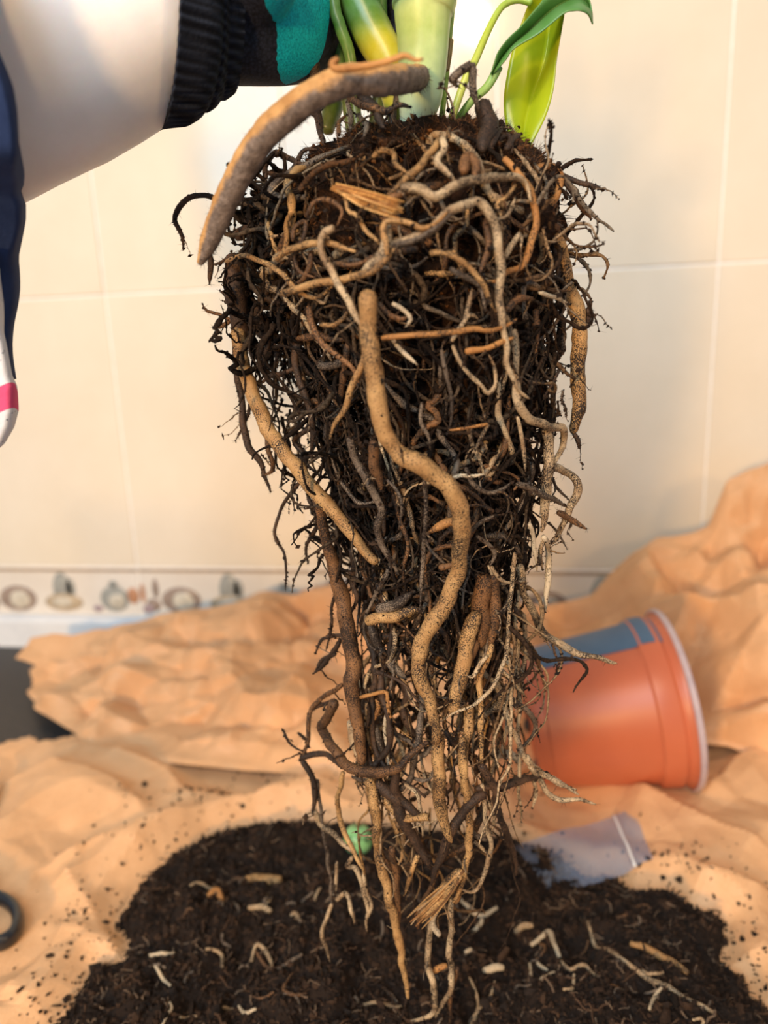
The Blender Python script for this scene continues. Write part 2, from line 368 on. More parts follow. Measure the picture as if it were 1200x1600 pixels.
def ridge_z(x, y):
    out = 0
    for pl, h, fd, bd in RIDGES:
        best = np.full(x.shape, 1e9); sg = np.zeros(x.shape); en = np.zeros(x.shape)
        for i, (a, b) in enumerate(zip(pl[:-1], pl[1:])):
            e = b-a; wx, wy = x-a[0], y-a[1]; t_ = np.clip((wx*e[0]+wy*e[1])/(e@e), 0, 1); d_ = np.hypot(wx-t_*e[0], wy-t_*e[1]); c_ = e[0]*wy-e[1]*wx
            up = d_ < best; best = np.where(up, d_, best); sg = np.where(up, c_, sg); en = np.where(up, (i+t_)/(len(pl)-1), en)
        front = sg < 0 if h > 0 else sg > 0
        out = out+abs(h)*np.exp(-best/np.where(front, fd, bd))*np.clip(np.minimum(en, 1-en)*6+0.25, 0, 1)
    return out
def paper_z(x, y):
    sd = poly_sd(x, y, SOIL); k = np.clip(-sd/0.02, 0.15, 1)
    f = facet(x, y, 0.085, 3, 0.4)*0.012+facet(x, y, 0.036, 11, 1.3)*0.0085+facet(x, y, 0.011, 21, 0.9)*0.0008
    left = np.clip((-0.16-x)/0.1, 0, 1)*np.clip((y+0.40)/0.1, 0, 1)
    lift = 0.003*left*(1+facet(x, y, 0.09, 31, 2.0))
    return np.maximum(0.0075*k+0.0018+f*k*0.85+lift+ridge_z(x, y)*k, 0.0012)
def sheet(name, X, Y, Z, keep=None, **kw):
    n, k = X.shape; v = np.stack([X, Y, Z], -1).reshape(-1, 3); i = np.arange(n-1)[:, None]*k; j = np.arange(k-1)[None]
    q = np.stack([i+j, i+j+1, i+k+j+1, i+k+j], -1).reshape(-1, 4)
    if keep is not None: q = q[keep.reshape(-1)[q].all(1)]
    parent = kw.pop('parent', None)
    me = mesh_np(name, rel(v, parent), q, smooth=False); o = link(name, me, M['kraft'], parent, **kw)
    s = o.modifiers.new('thickness', 'SOLIDIFY'); s.thickness = 0.0004; s.offset = -1
    return o
gx, gy = np.meshgrid(np.linspace(-0.62, 0.50, 400), np.linspace(-0.60, -0.03, 210))
edge = np.interp(gx, [-0.62, -0.47, -0.44, -0.40, -0.372, -0.34, -0.30, -0.2], [-0.225, -0.222, -0.226, -0.218, -0.230, -0.21, -0.17, -0.05])+vnoise(np.stack([gx, gx*0], -1), 60, 4)*0.003
zz = paper_z(gx, gy)
sheet('kraft_paper_sheet', gx, gy, zz, gy < edge, label='wide crumpled brown kraft paper sheet spread under the soil and pot', cat='paper')
# the sheet bunched up against the wall
nx, nt = 420, 130
u = np.linspace(0, 1, nx); xs = -0.50+u*1.10
topz = np.interp(xs, [-0.52, -0.49, -0.43, -0.40, -0.36, -0.30, -0.245, -0.164, -0.10, -0.04, 0.02, 0.06, 0.095, 0.115, 0.16, 0.20, 0.212, 0.25, 0.32, 0.45, 0.6],
                 [0.010, 0.016, 0.030, 0.050, 0.059, 0.066, 0.083, 0.094, 0.090, 0.087, 0.080, 0.076, 0.085, 0.106, 0.147, 0.163, 0.206, 0.224, 0.21, 0.15, 0.10])
ytop = np.interp(xs, [-0.52, -0.45, -0.36, -0.25, -0.1, 0.06, 0.12, 0.2, 0.3, 0.6], [-0.125, -0.10, -0.055, -0.045, -0.035, -0.045, -0.05, -0.06, -0.07, -0.10])
yfr = np.interp(xs, [-0.52, -0.487, -0.47, -0.452, -0.40, -0.36, -0.33, -0.27, -0.15, 0.0, 0.1, 0.18, 0.25, 0.35, 0.6], [-0.120, -0.128, -0.140, -0.158, -0.190, -0.215, -0.236, -0.250, -0.262, -0.265, -0.18, -0.20, -0.26, -0.30, -0.32])
t = np.linspace(0, 1, nt)[:, None]
X = np.broadcast_to(xs, (nt, nx)).copy()
Yb = yfr+(ytop-yfr)*t
prof_t = np.interp(t, [0, 0.08, 0.3, 0.55, 0.75, 0.9, 1.0], [0.0, 0.07, 0.20, 0.40, 0.62, 0.86, 1.0])
wgt = np.clip((xs-0.14)/0.1, 0, 1)
prof_r = np.interp(t, [0, 0.12, 0.3, 0.55, 0.75, 0.9, 1.0], [0.0, 0.10, 0.24, 0.42, 0.62, 0.86, 1.0])
base0 = 0.012
Zb = base0+(topz-base0)*(prof_t*(1-wgt)+prof_r*wgt)
amp = (0.5+0.5*np.clip(topz/0.1, 0, 1.6))*np.clip(t*6, 0.15, 1)*np.clip((1.02-t)*9, 0.35, 1)
f1, f2, f3 = facet(X, Yb+Zb*0.6, 0.075, 41, 0.3), facet(X, Yb+Zb*0.6, 0.034, 47, 1.1), facet(X, Yb+Zb*0.6, 0.014, 53, 0.6)
# long folds fanning out to the left
rad = np.hypot(X+0.20, Yb+0.16); ang = np.arctan2(Yb+0.16, -(X+0.20)); fan = (np.abs(((ang*2.3+vnoise(np.stack([X, Yb], -1), 12, 6)*0.3) % 1)-0.5)-0.25)*np.clip((-0.16-X)/0.12, 0, 1)
D1 = f1*0.036+f2*0.020+f3*0.005+fan*0.04*np.clip(rad/0.15, 0, 1)
Zb = np.maximum(Zb+D1*amp*0.75, 0.004+0.008*np.clip(t*8, 0, 1)); Yb = np.minimum(Yb-D1*amp*0.55, -0.02)
X = X+facet(X, Yb, 0.05, 61, 0.8)*0.006
tear = vnoise(np.stack([X, Yb], -1), 55, 12)*0.010
def pix(X, Y, Z):
    q_ = np.stack([X, Y, Z], -1)-CAM; d_ = q_@FWD; return 600+F_PX*(q_@RIGHT)/d_, 800-F_PX*(q_@UP)/d_
pxx, pyy = pix(X, Yb, Zb)
keep = (poly_sd(pxx, pyy+vnoise(np.stack([pxx, pyy], -1), 0.05, 3)*4, [(-60, 1100), (22, 1078), (36, 1054), (68, 1026), (100, 1033), (142, 1018), (111, 984), (100, 940), (-60, 940)]) < 0) & (X > -0.474+tear*0.4+np.maximum(-0.11-Yb, 0)*0.75)
bunch = sheet('bunched_kraft_paper', X, Yb, Zb, keep, label='crumpled brown paper bunched up against the tiles behind the pot', cat='paper')
# folded under-layer seen inside the open left end
gx, gy = np.meshgrid(np.linspace(0, 1, 60), np.linspace(0, 1, 40))
fc_ = [PY(a, b, y) for a, b, y in ((24, 1032, -0.112), (170, 1062, -0.108), (190, 985, -0.070), (48, 994, -0.085))]; gx_, gy_ = gx[..., None], gy[..., None]
Fp = (fc_[0]*(1-gx_)+fc_[1]*gx_)*(1-gy_)+(fc_[3]*(1-gx_)+fc_[2]*gx_)*gy_; Fp[..., 2] += facet(Fp[..., 0], Fp[..., 1], 0.03, 71, 0.3)*0.004
sheet('folded_flap', Fp[..., 0], Fp[..., 1], Fp[..., 2], None, parent=bunch)

# ================================================================== SOIL
def soil_h(x, y):
    sd = poly_sd(x, y, SOIL); p = np.stack([x, y], -1)
    h = 0.021*(1-np.exp(-np.maximum(sd, 0)/0.035))*(0.75+0.5*vnoise(p, 22, 5))+0.0045*fbm(p, 90, 8)*np.clip(sd/0.01, 0, 1)
    return np.where(sd > 0, np.maximum(h, 0)+0.0035, -0.004), sd
def soil_z(x, y):
    x, y = np.asarray(x, float), np.asarray(y, float); h, sd = soil_h(x, y); return paper_z(x, y)+np.maximum(h, 0)
SOILC = np.array([lin(c) for c in [(40, 29, 22), (52, 37, 27), (33, 25, 20), (58, 42, 31), (46, 36, 30), (66, 48, 35)]])
mb = MB(); gx, gy = np.meshgrid(np.linspace(-0.25, 0.19, 260), np.linspace(-0.585, -0.28, 190))
h, sd = soil_h(gx, gy); z = paper_z(gx, gy)+h
v = np.stack([gx, gy, z], -1).reshape(-1, 3); k = gx.shape[1]; i = np.arange(gx.shape[0]-1)[:, None]*k; j = np.arange(k-1)[None]
q = np.stack([i+j, i+j+1, i+k+j+1, i+k+j], -1).reshape(-1, 4); q = q[(sd.reshape(-1) > -0.003)[q].all(1)]
mb.add(v, q, None, lin((40, 29, 22)))
def scatter(n, cond):
    out = []
    while sum(map(len, out)) < n:
        x = rng.uniform(-0.30, 0.24, n); y = rng.uniform(-0.585, -0.22, n); s = poly_sd(x, y, SOIL); ok = cond(s); out.append(np.stack([x, y], -1)[ok])
    return np.concatenate(out)[:n]
for nn, smin, smax, bs in ((20000, 0.0005, 0.0013, (OCT, OCTF)), (2600, 0.0010, 0.0020, (ICO, ICOF)), (60, 0.0020, 0.0030, (ICO, ICOF))):
    p = scatter(nn, lambda s: s > -0.002+0*s); zz = soil_z(p[:, 0], p[:, 1])
    crumbs(mb, np.column_stack([p, zz+rng.uniform(-0.0005, 0.0012, nn)]), rng.uniform(smin, smax, nn), SOILC[rng.integers(0, 6, nn)], bs, 0.7)
# fine broken fibres in the heap
nn = 2600; p = scatter(nn, lambda s: s > 0.0); zz = soil_z(p[:, 0], p[:, 1])
a = rng.uniform(0, 6.28, nn); L = rng.uniform(0.003, 0.010, nn); st = np.linspace(-0.5, 0.5, 5)
P = np.stack([p[:, 0:1]+np.cos(a)[:, None]*L[:, None]*st, p[:, 1:2]+np.sin(a)[:, None]*L[:, None]*st, zz[:, None]+0.001+rng.normal(0, 0.0007, (nn, 5))+rng.uniform(-0.3, 0.3, (nn, 1))*L[:, None]*st], -1)
P[:, :, :2] += np.cumsum(rng.normal(0, 0.0006, (nn, 5, 2)), 1)
fc = np.array([lin(c) for c in [(60, 44, 33), (84, 62, 46), (112, 92, 74), (48, 36, 28)]])
strands(mb, P, np.repeat(rng.uniform(0.0002, 0.0006, nn)[:, None], 5, 1), fc[rng.integers(0, 4, nn)], 4)
mb.build('soil_pile', M['soil'], None, smooth=False, colors=True, kind='stuff', label='dark loose potting soil heaped on the brown paper', cat='soil')
mb = MB(); nn = 900
p = scatter(nn, lambda s: (s < 0.004) & (rng.uniform(0, 1, s.shape) < 0.012+np.exp(np.minimum(s, 0)/0.016)*0.9))
e = np.array([PZ(*q, 0.01)[:2] for q in [(120, 1430), (128, 1480), (140, 1540), (110, 1560), (90, 1570), (150, 1570), (200, 1255), (290, 1247), (330, 1245), (380, 1195), (440, 1210), (1000, 1360), (1070, 1355), (1090, 1375), (1130, 1440), (1190, 1520), (1185, 1545)]])
p = np.concatenate([p, (e[:, None]+rng.normal(0, 0.010, (17, 26, 2))).reshape(-1, 2)]); nn = len(p)
crumbs(mb, np.column_stack([p, paper_z(p[:, 0], p[:, 1])+0.0006]), np.exp(rng.normal(-7.6, 0.42, nn)), SOILC[rng.integers(0, 6, nn)], (ICO, ICOF), 0.8)
mb.build('soil_crumbs', M['soil'], None, smooth=False, colors=True, kind='stuff', label='scattered dark soil crumbs on the brown paper around the heap', cat='soil')

# root pieces lying on the soil: crop, width px, material, points, label
FRAG = [('S', 22, 'p', [(465, 545), (500, 630), (570, 710), (650, 780), (740, 840), (830, 880), (890, 915), (980, 930)], 'long thin tan root piece lying across the right of the soil'),
 ('S', 28, 'w', [(235, 592), (275, 578), (312, 570), (325, 620), (350, 680)], 'bent white root piece on the soil right of the hanging root tips'),
 ('S', 34, 'w', [(40, 720), (120, 705)], 'stubby thick white root piece on soil just right of the hanging tips'),
 ('S', 30, 'p', [(170, 555), (205, 545), (240, 540)], 'short greyish root piece behind the bent white piece on the soil'),
 ('S', 20, 'p', [(355, 725), (400, 765), (460, 755), (500, 800)], 'wavy beige root piece left of the long tan root piece'),
 ('S', 16, 'p', [(410, 790), (400, 850), (365, 860)], 'small hooked beige root piece below the wavy beige piece'),
 ('S', 36, 't', [(640, 680), (720, 700), (800, 740), (870, 800)], 'thick pinkish tan root piece half buried at right of soil'),
 ('S', 18, 'w', [(715, 960), (735, 900), (765, 870)], 'small curved white root piece at front right of the soil'),
 ('S', 18, 'w', [(230, 680), (235, 760)], 'upright sliver of white root below the bent white piece'),
 ('S', 18, 'w', [(260, 690), (300, 740)], 'slanting sliver of white root below the bent white piece'),
 ('C9', 26, 'w', [(835, 695), (885, 745), (940, 770), (1010, 740)], 'branching white root piece on soil right of the splintered root'),
 ('C9', 24, 'w', [(940, 795), (930, 812), (890, 830)], 'short white root piece just below the branching white one'),
 ('C9', 20, 'p', [(880, 1060), (920, 1150), (910, 1220), (850, 1310)], 'thin pale root piece curving down at the front middle of soil'),
 ('C9', 16, 'p', [(1000, 1050), (970, 1140), (900, 1220)], 'thin slanting pale root piece at front middle of soil'),
 ('C9', 26, 'w', [(860, 940), (890, 925)], 'tiny white root nub beside the hanging tips on the soil'),
 ('T', 18, 'w', [(555, 580), (610, 580), (650, 570)], 'short white root piece at far left of the soil'),
 ('T', 16, 'w', [(575, 615), (605, 650), (635, 690)], 'straight white root piece slanting at left of the soil'),
 ('T', 16, 'p', [(770, 560), (825, 565), (830, 620)], 'elbow shaped beige root piece at left middle of soil'),
 ('T', 18, 'p', [(940, 600), (960, 565), (1010, 600), (1020, 630)], 'arched beige root piece at middle left of soil'),
 ('T', 14, 'w', [(600, 860), (640, 800), (635, 770)], 'bright white root sliver at front left of soil'),
 ('T', 14, 'p', [(670, 800), (700, 775), (730, 770)], 'small pale root piece right of the bright sliver, front left'),
 ('T', 16, 'w', [(890, 745), (920, 800), (960, 800)], 'forked looking white root piece at front left middle of soil'),
 ('T', 44, 't', [(920, 290), (980, 280), (1050, 290)], 'broad tan bark-like root chip near back of the soil'),
 ('T', 26, 'p', [(930, 415), (970, 415), (1015, 432)], 'pale blunt root piece near the back left of the soil'),
 ('T', 18, 'p', [(1090, 470), (1110, 470), (1130, 515)], 'bent pale root piece at the back, left of hanging tips'),
 ('T', 18, 'g', [(690, 680), (700, 645), (720, 630)], 'short grey root piece at left of soil'),
 ('T', 18, 'g', [(1060, 660), (1100, 650), (1135, 630)], 'grey root piece at front middle left of the soil'),
 ('T', 14, 'p', [(820, 780), (845, 755), (870, 745)], 'pale curved root piece beside the forked looking white one'),
 ('T', 30, 'o', [(780, 370), (810, 350), (830, 370)], 'orange brown root lump at the back left of soil'),
 ('C9', 22, 'p', [(380, 1185), (440, 1190), (500, 1185), (560, 1175)], 'long greyish root lying at the front middle of soil'),
 ('C9', 20, 'g', [(480, 1110), (510, 1135), (540, 1160)], 'short slanted yellowish root piece at front middle of soil')]
def frag(pts, wpx, mat, label=None, group=None):
    pts = [np.array(PZ(a, b, 0.024)) for a, b in pts]
    p = catmull(pts, max(6, 5*len(pts))); r = wpx/2*0.85*depth(p[0])/F_PX
    p[:, 2] = soil_z(p[:, 0], p[:, 1])+r*0.8+0.0008; p[:, 2] = np.convolve(np.pad(p[:, 2], 2, 'edge'), np.ones(5)/5, 'valid')
    s = np.linspace(0, 1, len(p)); rr = r*(0.75+0.25*np.sin(s*math.pi))*(1+0.12*vnoise(p, 150, 3))
    mbx = MB(); mbx.add(*tube(p, rr, 8, lump=0.15)); c = p[len(p)//2].copy(); c[2] -= r
    o = mbx.build('root_fragment', M[mat], None, label=label, cat='root piece', group=group)
    me = o.data; co = np.empty(len(me.vertices)*3, np.float32); me.vertices.foreach_get('co', co); me.vertices.foreach_set('co', (co.reshape(-1, 3)-c).ravel()); me.update(); o.location = c
    return o
for cr, wpx, mat, pts, lab in FRAG:
    ox, oy, s = CROP[cr]; frag([(ox+a/s, oy+b/s) for a, b in pts], wpx/s, mat, lab, 'root pieces lying on the soil')
cnt = 0
while cnt < 70:
    px, py = rng.uniform(180, 1180), rng.uniform(1330, 1598); q = PZ(px, py, 0.02)
    if poly_sd(np.array([q[0]]), np.array([q[1]]), SOIL)[0] < 0.012: continue
    a = rng.uniform(0, 6.28); L = rng.uniform(14, 46); b = rng.uniform(-1, 1); pts = [(px, py)]
    for k in range(3): pts.append((pts[-1][0]+math.cos(a)*L/3, pts[-1][1]+math.sin(a)*L/3*0.7)); a += b
    frag(pts, rng.uniform(3.5, 6.5), rng.choice(['p', 'g', 'g', 'b', 'g', 'b']), 'small loose root bit among the soil crumbs', 'small root bits in the soil'); cnt += 1

# ================================================================== POT
pn = NT('terracotta_plastic'); pn.base(pn.ramp(pn.noise(16, 4), [(0.3, lin((190, 102, 70))), (0.7, lin((200, 110, 76)))])); pn.set(Roughness=0.38, Specular_IOR_Level=0.5); M['terra'] = pn.m
M['blue'] = mottled('blue_grey_strip', (72, 100, 130), (84, 112, 140), 30, 0.45)
M['rimgrey'] = mottled('lit_rim', (176, 160, 166), (196, 178, 180), 60, 0.35)  # cool light on the pot rim, painted in as a pale grey
RB, RT, LP = 0.0475, 0.0655, 0.116
prof = [(0.0, 0.004), (0.030, 0.004), (0.0365, 0.0), (RB-0.002, 0.0), (RB, 0.002), (RB+0.0010, 0.0110), (RB+0.0011, 0.0114), (RB+0.0030, 0.0120), (RB+0.0031, 0.0124), (0.0583, 0.0880), (0.0584, 0.0884), (0.0610, 0.0892), (0.0611, 0.0898), (0.0620, 0.1035), (0.0619, 0.1040), (0.0600, 0.1050), (0.0602, 0.1080), (0.0648, 0.1125)]
inner = [(0.0622, 0.1150), (0.0600, 0.110), (0.0585, 0.094), (0.0566, 0.090), (RB-0.001, 0.006), (0.0, 0.006)]
half = math.atan((RT-RB)/LP)
def lathe(prof, n=72):
    a = np.linspace(0, 2*np.pi, n, endpoint=False); P = np.array(prof)
    return loft(np.stack([P[:, 0:1]*np.cos(a), P[:, 0:1]*np.sin(a), np.repeat(P[:, 1:2], n, 1)], -1), caps=False)
pot = empty('plant_pot', (0.0352, -0.232, 0.004), 'empty terracotta plastic plant pot lying on its side on brown paper', 'pot')
# pot axis: to the right, a little away from the viewer, tipped so that its side rests on the counter
ax = Vector((math.cos(0.075)*math.cos(half), math.sin(0.075)*math.cos(half), math.sin(half))); 
side = Vector((-math.sin(0.075), math.cos(0.075), 0)); upv = ax.cross(side)*-1
if upv.z < 0: upv = -upv
PM = np.array([list(side), list(upv), list(ax)])
def pot_part(name, v, q, t, mat, smooth=True, parent=pot, **kw):
    v = (np.asarray(v)*np.array([1, 1, 0.94]))@PM + np.array(upv)*(RB*1.0)
    return link(name, mesh_np(name, v, q, t, smooth), mat, parent, **kw)
pb = pot_part('pot_wall', *lathe(prof+inner), M['terra'])
pot_part('pot_rim', *lathe([(0.0645, 0.1118), (0.0660, 0.1122), (0.0664, 0.1150), (0.0655, 0.1165), (0.0632, 0.1165), (0.0622, 0.1150), (0.0640, 0.112)]), M['rimgrey'], label='pale rim edge with cool light in its colour')
def band(a0, a1, z0, z1, off, n=24):
    a = np.linspace(a0, a1, n); P = np.array(prof); zs = np.array([z for z in np.unique(np.concatenate([np.linspace(z0, z1, 14)]))])
    rr = np.interp(zs, P[5:, 1], P[5:, 0])
    o = np.stack([(rr+off)[:, None]*np.cos(a), (rr+off)[:, None]*np.sin(a), np.repeat(zs[:, None], n, 1)], -1)
    i_ = np.stack([(rr+0.0001)[:, None]*np.cos(a), (rr+0.0001)[:, None]*np.sin(a), np.repeat(zs[:, None], n, 1)], -1)
    mbx = MB(); mbx.add(*loft(o, closed=False)); mbx.add(*loft(i_, closed=False)); mbx.add(*loft([o[0], i_[0]], closed=False)); mbx.add(*loft([o[-1], i_[-1]], closed=False))
    mbx.add(*loft([o[:, 0], i_[:, 0]], closed=False)); mbx.add(*loft([o[:, -1], i_[:, -1]], closed=False))
    return np.concatenate(mbx.v), np.concatenate(mbx.q), None
pot_part('upper_strip', *band(math.radians(40), math.radians(112), 0.013, 0.1065, 0.0006), M['blue'], label='blue-grey strip along the upper side of the pot')  # thin blue-grey band laid over the pot's upper side
for k in range(4):
    a = math.pi*k/2+0.9; h = tube(np.array([(0.036*math.cos(a), 0.036*math.sin(a), z) for z in (-0.0008, 0.0012)]), 0.006, 14)
    pot_part('drainage_hole', h[0], h[1], h[2], M['counter'], label='dark round drainage hole in the pot base')

# ================================================================== PLASTIC BAG
n = NT('clear_plastic'); tr = n.node('ShaderNodeBsdfTransparent'); tr.inputs[0].default_value = (0.90, 0.93, 0.97, 1); mx = n.node('ShaderNodeMixShader'); mx.inputs[0].default_value = 0.20
n.base(lin((176, 192, 220))); n.set(Roughness=0.22, Specular_IOR_Level=0.6); n.l(tr.outputs[0], mx.inputs[1]); n.l(n.b.outputs[0], mx.inputs[2]); n.l(mx.outputs[0], n.out.inputs[0]); M['clear'] = n.m
cn = [np.array(PZ(*c, 0.012)[:2]) for c in ((800, 1318), (990, 1272), (1020, 1352), (850, 1400))]
gu, gv = np.meshgrid(np.linspace(0, 1, 36), np.linspace(0, 1, 18)); gu_, gv_ = gu[..., None], gv[..., None]
Pxy = (cn[0]*(1-gu_)+cn[1]*gu_)*(1-gv_)+(cn[3]*(1-gu_)+cn[2]*gu_)*gv_
zb = paper_z(Pxy[..., 0], Pxy[..., 1])*0.4+0.010+facet(Pxy[..., 0], Pxy[..., 1], 0.02, 81, 0.2)*0.0012
puff = 0.004*np.sin(np.pi*gv)*np.clip(1.25-gu*1.2, 0.08, 1)
bag = empty('plastic_bag', tuple(Pxy[9, 18])+(0.008,), 'flat clear plastic zip bag lying beside the soil below the pot', 'bag')
mbx = MB()
for s in (0, 1): mbx.add(*loft(np.concatenate([Pxy, (zb+s*(puff+0.0003))[..., None]], -1), closed=False))
mbx.build('bag_film', M['clear'], bag)
mbx = MB()
for uu in (29, 30): pass
st = np.concatenate([Pxy[:, 29], (zb+puff+0.0008)[:, 29:30]], -1); mbx.add(*tube(st, 0.0009, 6)); mbx.build('zip_strip', M['white_trim'], bag, label='pale zip strip near the end of the bag')

# ================================================================== GREEN FRUIT
n = NT('green_skin'); n.base(n.ramp(n.noise(120, 4), [(0.40, lin((60, 84, 50))), (0.48, lin((124, 178, 112))), (0.7, lin((150, 200, 138)))])); n.set(Roughness=0.4); M['green'] = n.m
gp = PZ(560, 1318, 0.020); gz = soil_z(gp[0], gp[1]); gf = empty('green_fruit', (gp[0], gp[1], float(gz)), 'small round green fruit at the back edge of the soil', 'fruit')
a = np.linspace(0, np.pi, 14); R_ = 0.0098
v, q, t_ = lathe([(R_*math.sin(x)*(1+0.05*math.cos(2*x)), -R_*math.cos(x)*(0.95 if x < 2.6 else 0.90)) for x in a], 24)
link('fruit_body', mesh_np('fruit_body', v+np.array([0, 0, R_*0.75]), q), M['green'], gf)
mbx = MB(); mbx.add(*tube(np.array([(0, 0, R_*1.62), (0.0006, 0, R_*1.8), (0.0016, 0, R_*1.95)]), 0.0011, 7)); link('fruit_stalk', mesh_np('fruit_stalk', mbx.v[0], mbx.q[0], mbx.t[0]), M['b'], gf)

# ================================================================== SCISSORS
M['blackplastic'] = mottled('black_plastic', (26, 27, 30), (34, 36, 40), 80, 0.28, spec=0.6)
M['steel'] = mottled('steel', (150, 152, 155), (170, 172, 174), 60, 0.3); M['steel'].node_tree.nodes['Principled BSDF'].inputs['Metallic'].default_value = 1
sz = 0.0135
c0 = PZ(-12, 1437, sz); e1 = PZ(28, 1437, sz)-c0; e2 = PZ(-12, 1402, sz)-c0
sc = empty('scissors', (c0[0], c0[1], 0.008), 'black plastic ring handle of scissors on paper at left edge', 'scissors')
a = np.linspace(0, 2*np.pi, 41)
loop = c0+np.cos(a)[:, None]*e1+np.sin(a)[:, None]*e2
def ringmesh(mbx, P, ru, rz):
    P = P[:-1]; n_ = len(P); t = np.roll(P, -1, 0)-np.roll(P, 1, 0); t /= np.linalg.norm(t, axis=1)[:, None]; o = np.cross(t, [0, 0, 1]); b = np.linspace(0, 2*np.pi, 10, endpoint=False)
    R = P[:, None]+o[:, None]*(np.cos(b)*ru)[None, :, None]+np.array([0, 0, 1])*(np.sin(b)*rz)[None, :, None]
    v, q, _ = loft(np.concatenate([R, R[:1]]), caps=False); mbx.add(v, q)
mbx = MB(); ringmesh(mbx, loop, 0.0032, 0.0052); mbx.build('handle_ring', M['blackplastic'], sc)
mbx = MB(); off = np.array([-0.036, 0.018, 0]); ringmesh(mbx, loop+off, 0.0032, 0.0052); mbx.build('handle_ring', M['blackplastic'], sc)
for s, hand in ((c0-e1*0.6+e2*0.9, 1), (c0+off+e1*0.1+e2*1.0, -1)):
    piv = c0+np.array([-0.062, 0.062, 0.0]); mbx = MB(); mbx.add(*tube(catmull([s, (s+piv)/2+np.array([0.002*hand, 0, 0]), piv], 10), np.linspace(0.004, 0.0045, 10), 8, 0.004)); mbx.build('shank', M['blackplastic'], sc)
    mbx = MB(); tip = piv+np.array([-0.045-0.006*hand, 0.085, 0.0]); wv = np.array([0.006, 0.004, 0]); zz = np.array([0, 0, 0.0008])
    mbx.add(*loft([[piv-wv-zz, piv+wv-zz, piv+wv+zz, piv-wv+zz], [tip-wv*0.1-zz, tip+wv*0.1-zz, tip+wv*0.1+zz, tip-wv*0.1+zz]])); mbx.build('blade', M['steel'], sc, smooth=False)
# ================================================================== THE PLANT
Y0 = -0.46
PROF = np.array([(185, 668, 150), (220, 650, 185), (260, 632, 235), (300, 622, 262), (400, 625, 275), (500, 632, 272), (600, 635, 262), (700, 645, 245), (800, 665, 215),
                 (900, 672, 178), (1000, 672, 165), (1100, 672, 168), (1200, 672, 172), (1300, 668, 150), (1400, 662, 125), (1500, 672, 100), (1600, 685, 85)], float)
def prof_px(py): return np.interp(py, PROF[:, 0], PROF[:, 1]), np.interp(py, PROF[:, 0], PROF[:, 2])
def on_ball(px, py, k):
    cx, hw = prof_px(py); u = min(0.985, abs(px-cx)/hw); R = hw*0.30/F_PX*0.88
    return PY(px, py, Y0-k*R*math.sqrt(1-u*u))
_pz = np.array([PY(c, y, Y0) for y, c, h in PROF]); _pr = PROF[:, 2]*np.array([depth(p) for p in _pz])/F_PX
ZT = _pz[::-1, 2]; CXT = _pz[::-1, 0]; RT_ = _pr[::-1]
def prof_w(z): return np.interp(z, ZT, CXT), np.interp(z, ZT, RT_)
SP = np.array([(222, 665, 50), (238, 665, 100), (258, 655, 150), (285, 640, 195), (318, 632, 228), (400, 640, 232), (500, 655, 215), (600, 672, 193), (700, 680, 178), (800, 690, 152),
               (900, 688, 132), (1000, 680, 128), (1100, 678, 132), (1200, 672, 138), (1300, 668, 130), (1400, 662, 112), (1500, 672, 92), (1600, 685, 80)], float)
_pz = np.array([PY(c, y, Y0) for y, c, h in SP]); _pr = SP[:, 2]*np.array([depth(p) for p in _pz])/F_PX
ZT = _pz[::-1, 2]; CXT = _pz[::-1, 0]; RT_ = _pr[::-1]
plant = empty('uprooted_plant', (-0.025, Y0, 0.02), 'uprooted green plant held up with its long tangled root ball hanging', 'plant')

# --- root ball soil
nz, na = 150, 150
pyc = np.linspace(192, 880, nz)
def corew(py):
    l = np.interp(py, [192, 205, 225, 260, 300, 400, 480, 560, 650, 720, 780, 840, 880], [585, 545, 512, 492, 470, 452, 478, 545, 572, 588, 600, 655, 690])
    r = np.interp(py, [192, 205, 225, 260, 300, 400, 480, 560, 650, 720, 780, 840, 880], [740, 786, 808, 822, 832, 842, 842, 840, 838, 826, 808, 780, 745])
    return (l+r)/2, (r-l)/2
rings = []
ang = np.linspace(0, 2*np.pi, na, endpoint=False)
for py in pyc:
    cx, hw = corew(py); c = PY(cx, py, Y0); r = hw*depth(c)/F_PX*np.interp(py, [192, 420, 560], [1.03, 1.03, 0.97]); rings.append(np.stack([c[0]+r*np.cos(ang), c[1]+r*np.interp(py, [192, 240, 330], [0.30, 0.58, 0.84])*np.sin(ang), np.full(na, c[2])], -1))
rings = np.array(rings); ctr = rings.mean(1, keepdims=True); d = rings-ctr
nzv = fbm(rings, 75, 3, 4)*0.24+np.abs(vnoise(rings*np.array([1, 1, 0.35]), 160, 9))*0.22-0.10
rings = ctr+d*(1+nzv[..., None]); rings[:, :, 2] += vnoise(rings, 130, 15)*0.003
v, q, t_ = loft(rings); link('root_ball_soil', mesh_np('root_ball_soil', rel(v, plant), q, t_), M['core'], plant, kind='stuff', label='dark peaty soil held in the root ball')

